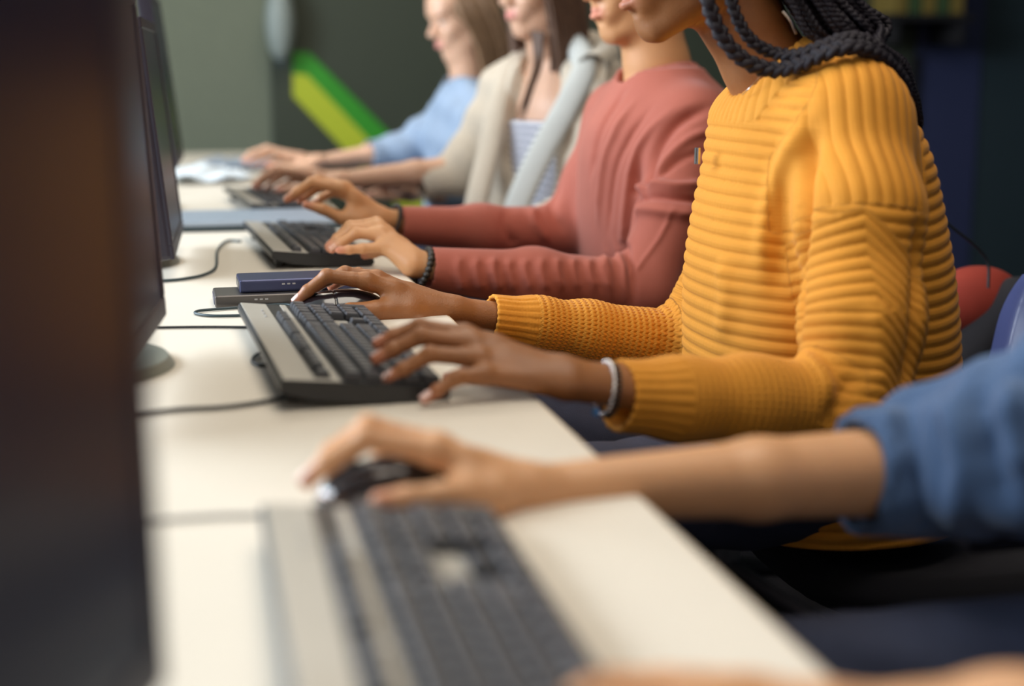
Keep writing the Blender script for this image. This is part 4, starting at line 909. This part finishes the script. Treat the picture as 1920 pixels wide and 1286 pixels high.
for i in range(240):
    q = 1 if rng.random() > .5 else -1; a = rng.random(); w = rng.random()
    st_.append((spline([H+Rm@(np.array(x)*.95) for x in ((-.02, q*.02, .135), (.035-.11*a, q*(.076+.01*w), .05), (.010-.10*a, q*(.082+.015*w), -.06), (.005-.09*a, q*(.07+.02*w), -.15), (.01-.08*a, q*(.06+.02*w), -.20-.05*w))], 4), .0045))
wig('hair', root, off, H, Rm, .97, M['hair_lt'], st_)

# ================================================================== nearest person, denim shirt
CY = .86
root, off = person((.86, CY, 0), 'nearest person in a blue denim shirt with rolled sleeve, bare forearm across the desk')
DY = -.088
wrR = at(1008, 921, Y=1.085+DY); elR = at(1665, 885, Y=1.145+DY); shR = at(2420, 430, Y=1.03+DY); shL = np.array([shR[0]+.02, .60, shR[2]]); elL = at(2120, 1400, Y=.57); wrL = at(1600, 1372, Y=.60)
nk = np.array([shR[0]+.03, CY, shR[2]+.07]); H = nk+[-.055, 0, .145]; hip = np.array([nk[0]+.02, CY, .50])
def PD(l): return P3([(a_, b_, c_+DY) for a_, b_, c_ in l])
FRr = dict(index=PD([(812, 846, 1.068), (684, 822, 1.070), (612, 868, 1.072), (575, 902, 1.074)]), middle=PD([(822, 838, 1.090), (690, 800, 1.094), (622, 848, 1.096), (590, 888, 1.096)]),
           ring=PD([(838, 846, 1.115), (715, 806, 1.120), (652, 850, 1.121), (620, 884, 1.121)]), pinky=PD([(860, 862, 1.134), (765, 830, 1.142), (712, 862, 1.143), (685, 888, 1.143)]))
THr = PD([(920, 930, 1.055), (828, 930, 1.034), (762, 936, 1.027), (712, 938, 1.026)])
sh = wrL-wrR*[1, -1, 1]; 
FRl = {k: [np.array([p[0]-wrR[0]+wrL[0], wrL[1]-(p[1]-wrR[1]), (p[2]-wrR[2])*.5+wrL[2]]) for p in v] for k, v in FRr.items()}; THl = [np.array([p[0]-wrR[0]+wrL[0], wrL[1]-(p[1]-wrR[1]), (p[2]-wrR[2])*.5+wrL[2]]) for p in THr]
parts = [arm_part(elR, wrR, FRr, THr, .95, .0018, rel=.040, rw=.0245, flatk=1.2), arm_part(elL, wrL, FRl, THl, .95, .003, rel=.040, rw=.0245, flatk=1.2)]
S = SDF(H-[.15, .13, .25], H+[.2, .13, .17], .004); L, Rm = head_sdf(S, H, np.array([-.97, 0, -.2]), .95); S.cone(H+[.01, 0, -.06], nk, .054, .054, .02); V, Q = S.net(); parts.append((V, Q, lips_tint(V, L, Rm, H, .95)))
V, Q = core(nk, H, shL, shR, elL, elR, hip, nk[0]-.38, CY, at(1930, 835, Y=1.07+DY)); parts.append((V, Q)); join_body(root, off, parts, M['skin_n'])
for n in FRr: nail(root, off, FRr[n][1], FRr[n][2], FRr[n][3], .0073*FR[n], M['nail_l'])
for q in (-1, 1):
    add_eye(root, L, q, off)
S = SDF((.50, .42, .46), (nk[0]+.24, 1.22, nk[2]+.05), .0035); c = nk[0]
S.stack([(.46, c-.10, c+.14, .18), (.7, c-.11, c+.13, .17), (.9, c-.12, c+.12, .17), (nk[2]-.05, c-.09, c+.10, .15), (nk[2]+.0, c-.05, c+.07, .08)], CY, .03)
S.cone(nk+[0, 0, -.04], shL, .06, .062, .05); S.cone(nk+[0, 0, -.04], shR, .06, .062, .05)
cuR = at(1612, 887, Y=1.142+DY); S.chain([shR, at(1930, 835, Y=1.07+DY), elR+[.035, 0, .005]], [.064, .068, .062], .03); sleeve(S, [elR+[.04, 0, .005], cuR], [.057, .0490], .02, hollow=.05, wall=.005)
S.chain([shL, elL], [.062, .058], .03); sleeve(S, [elL, elL*.8+wrL*.2], [.058, .052], .02)
V, Q = S.net(); N = vnormals(V, Q); V0 = V.copy()
def pD(l): return pY([(a_, b_, c_+DY) for a_, b_, c_ in l])
V = V+N*(.0035*np.sin(V[:, 0]*75+V[:, 2]*55+2*np.sin(V[:, 1]*60)))[:, None]
V = foldp(V, N, [([(1700, 745), (1715, 860), (1700, 990)], .010, -.010), ([(1660, 770), (1672, 870), (1660, 980)], .010, .006), ([(1760, 740), (1800, 850), (1790, 980)], .012, .010), ([(1830, 720), (1850, 830), (1890, 960)], .012, -.012), ([(1900, 700), (1890, 800), (1915, 900)], .010, .008)], V0)
link('denim_shirt', npmesh('denim_shirt', V-off, Q), M['denim'], root)
# rolled cuff
d = unit(cuR-elR); C = [cuR-d*.002, cuR-d*.02, cuR-d*.04]; Vt = []
for k_, (ss, rr_) in enumerate([(-.001, .0455), (-.002, .0500), (.004, .0530), (.02, .0545), (.036, .0545), (.042, .0520), (.030, .0500)]): Vt.append((cuR-d*ss, rr_))
a = unit(np.cross(d, [0, 0, 1.])); b = np.cross(d, a); ns = 64; VV = []
for c_, r_ in Vt:
    for j in range(ns): t_ = 2*math.pi*j/ns; w_ = 1+.03*math.sin(5*t_+1)+.02*math.sin(9*t_); VV.append(c_+(a*math.cos(t_)+b*math.sin(t_))*r_*w_-off)
Fq = [[i*ns+j, i*ns+(j+1) % ns, (i+1)*ns+(j+1) % ns, (i+1)*ns+j] for i in range(len(Vt)-1) for j in range(ns)]
link('rolled_cuff', npmesh('rolled_cuff', np.array(VV), np.array(Fq)), M['denim'], root)
legs(root, off, nk[0], CY, nk[0]-.42, M['jeans']); wig('hair', root, off, H, Rm, .98, M['hair_br'], short_hair(H, Rm, .98))

# ------------------------------------------------------------------ chairs
def chair(x, y, rz, label, back=M['chairf'], shell=M['chairp'], arms=True, bz=.30):
    r = empty('office_chair', (x, y, 0), rz); tag(r, label, 'chair', 'office chairs along the desk')
    S = SDF((-.26, -.26, .38), (.26, .26, .48), .006); S.stack([(.395, -.21, .21, .21), (.41, -.235, .235, .235), (.44, -.235, .235, .235), (.455, -.20, .20, .20)], 0, .015, n=3.2); V, Q = S.net(); link('seat', npmesh('seat', V, Q), back, r)
    n = 14; G = []
    for sd in (0, 1):
        for i in range(n):
            for j in range(n):
                v = j/(n-1); u = i/(n-1)*2-1; w_ = .215*(1-.35*max(0, v-.6)**2*3)*(1-.1*(1-v)); cx_ = .235+.05*v+(.035 if sd else 0)-.05*u*u+.0
                G.append((cx_, u*w_, .55+bz*(v-.0)+.02*(1-u*u)*v))
    I = np.arange(n*n).reshape(n, n); Q = np.stack([I[:-1, :-1], I[1:, :-1], I[1:, 1:], I[:-1, 1:]], -1).reshape(-1, 4); rim = list(I[0, :])+list(I[1:, -1])+list(I[-1, ::-1][1:])+list(I[::-1, 0][1:])
    R_ = np.array([[rim[k], rim[k+1], rim[k+1]+n*n, rim[k]+n*n] for k in range(len(rim)-1)]); link('backrest', npmesh('backrest', np.array(G), np.vstack([Q, Q[:, ::-1]+n*n, R_])), shell, r)
    tubes('back_support', [(spline([(.10, 0, .40), (.26, 0, .42), (.30, 0, .60)], 6), .018)], M['chairp'], r, 10)
    tubes('column', [(np.array([(0, 0, .08), (0, 0, .40)]), .025)], M['steel'], r, 14)
    for k in range(5):
        a = k*2*math.pi/5; tubes('base_leg', [(np.array([(0, 0, .10), (.27*math.cos(a), .27*math.sin(a), .07)]), np.array([.022, .014]))], M['chairp'], r, 8)
        bm = bmesh.new(); bmesh.ops.create_cone(bm, segments=18, radius1=.028, radius2=.028, depth=.04, cap_ends=True, matrix=Matrix.Rotation(math.pi/2, 4, 'X')); link('caster', bmm('caster', bm, True), M['chairp'], r, (.27*math.cos(a), .27*math.sin(a), .029))
    if arms:
        for q in (-1, 1): tubes('arm_support', [(spline([(.08, q*.22, .41), (.09, q*.27, .50), (.04, q*.275, .63)], 6), .014)], M['chairp'], r, 10); rbox('armrest', .30, .055, .030, .011, 3, M['chairp'], r, (-.03, q*.275, .642))
    return r
chair(.955, 1.67, 0, 'blue-backed office chair under the woman in the yellow sweater', shell=M['bluesh'], bz=.205)
chair(.99, 2.47, 0, 'black office chair under the person in the rose shirt', bz=.26)
chair(1.0, 3.25, 0, 'black office chair under the woman in the cream cardigan', bz=.26)
chair(1.0, 3.98, 0, 'black office chair under the woman in light blue', bz=.26)
chair(nk[0]-.02, .84, 0, 'black office chair under the nearest person in denim', bz=.26)
bp = at(1838, 545, Y=2.08); bg = empty('backpack', (bp[0]+.03, 2.12, .47)); tag(bg, 'red and black backpack hanging behind the yellow sweater beside the blue chair back', 'backpack')
S = SDF((-.14, -.14, 0), (.2, .16, .45), .005); S.ell((.0, 0.02, .330), (.085, .05, .062), None, 0); V, Q = S.net(); link('pocket', npmesh('pocket', V, Q), M['red'], bg, (0, 0, bp[2]-.47-.36+.0))
S = SDF((-.16, -.20, -.02), (.28, .18, .45), .005); S.cone((-.05, -.02, .22), (.05, -.02, .335), .045, .035, .03); S.cone((.05, -.02, .335), (.17, 0, .345), .035, .035, .03); S.cone((.0, .0, .12), (.12, .0, .24), .09, .09, .03); V, Q = S.net(); link('bag_body', npmesh('bag_body', V, Q), M['chairf'], bg, (0, 0, bp[2]-.47-.36))
C = spline([np.array(p)-np.array(bg.location) for p in P3([(1760, 405, 2.06), (1790, 430, 2.06), (1830, 462, 2.06), (1852, 492, 2.06), (1853, 540, 2.05)])], 8); tubes('strap_cord', [(C, .0026)], M['cable'], bg, 8)
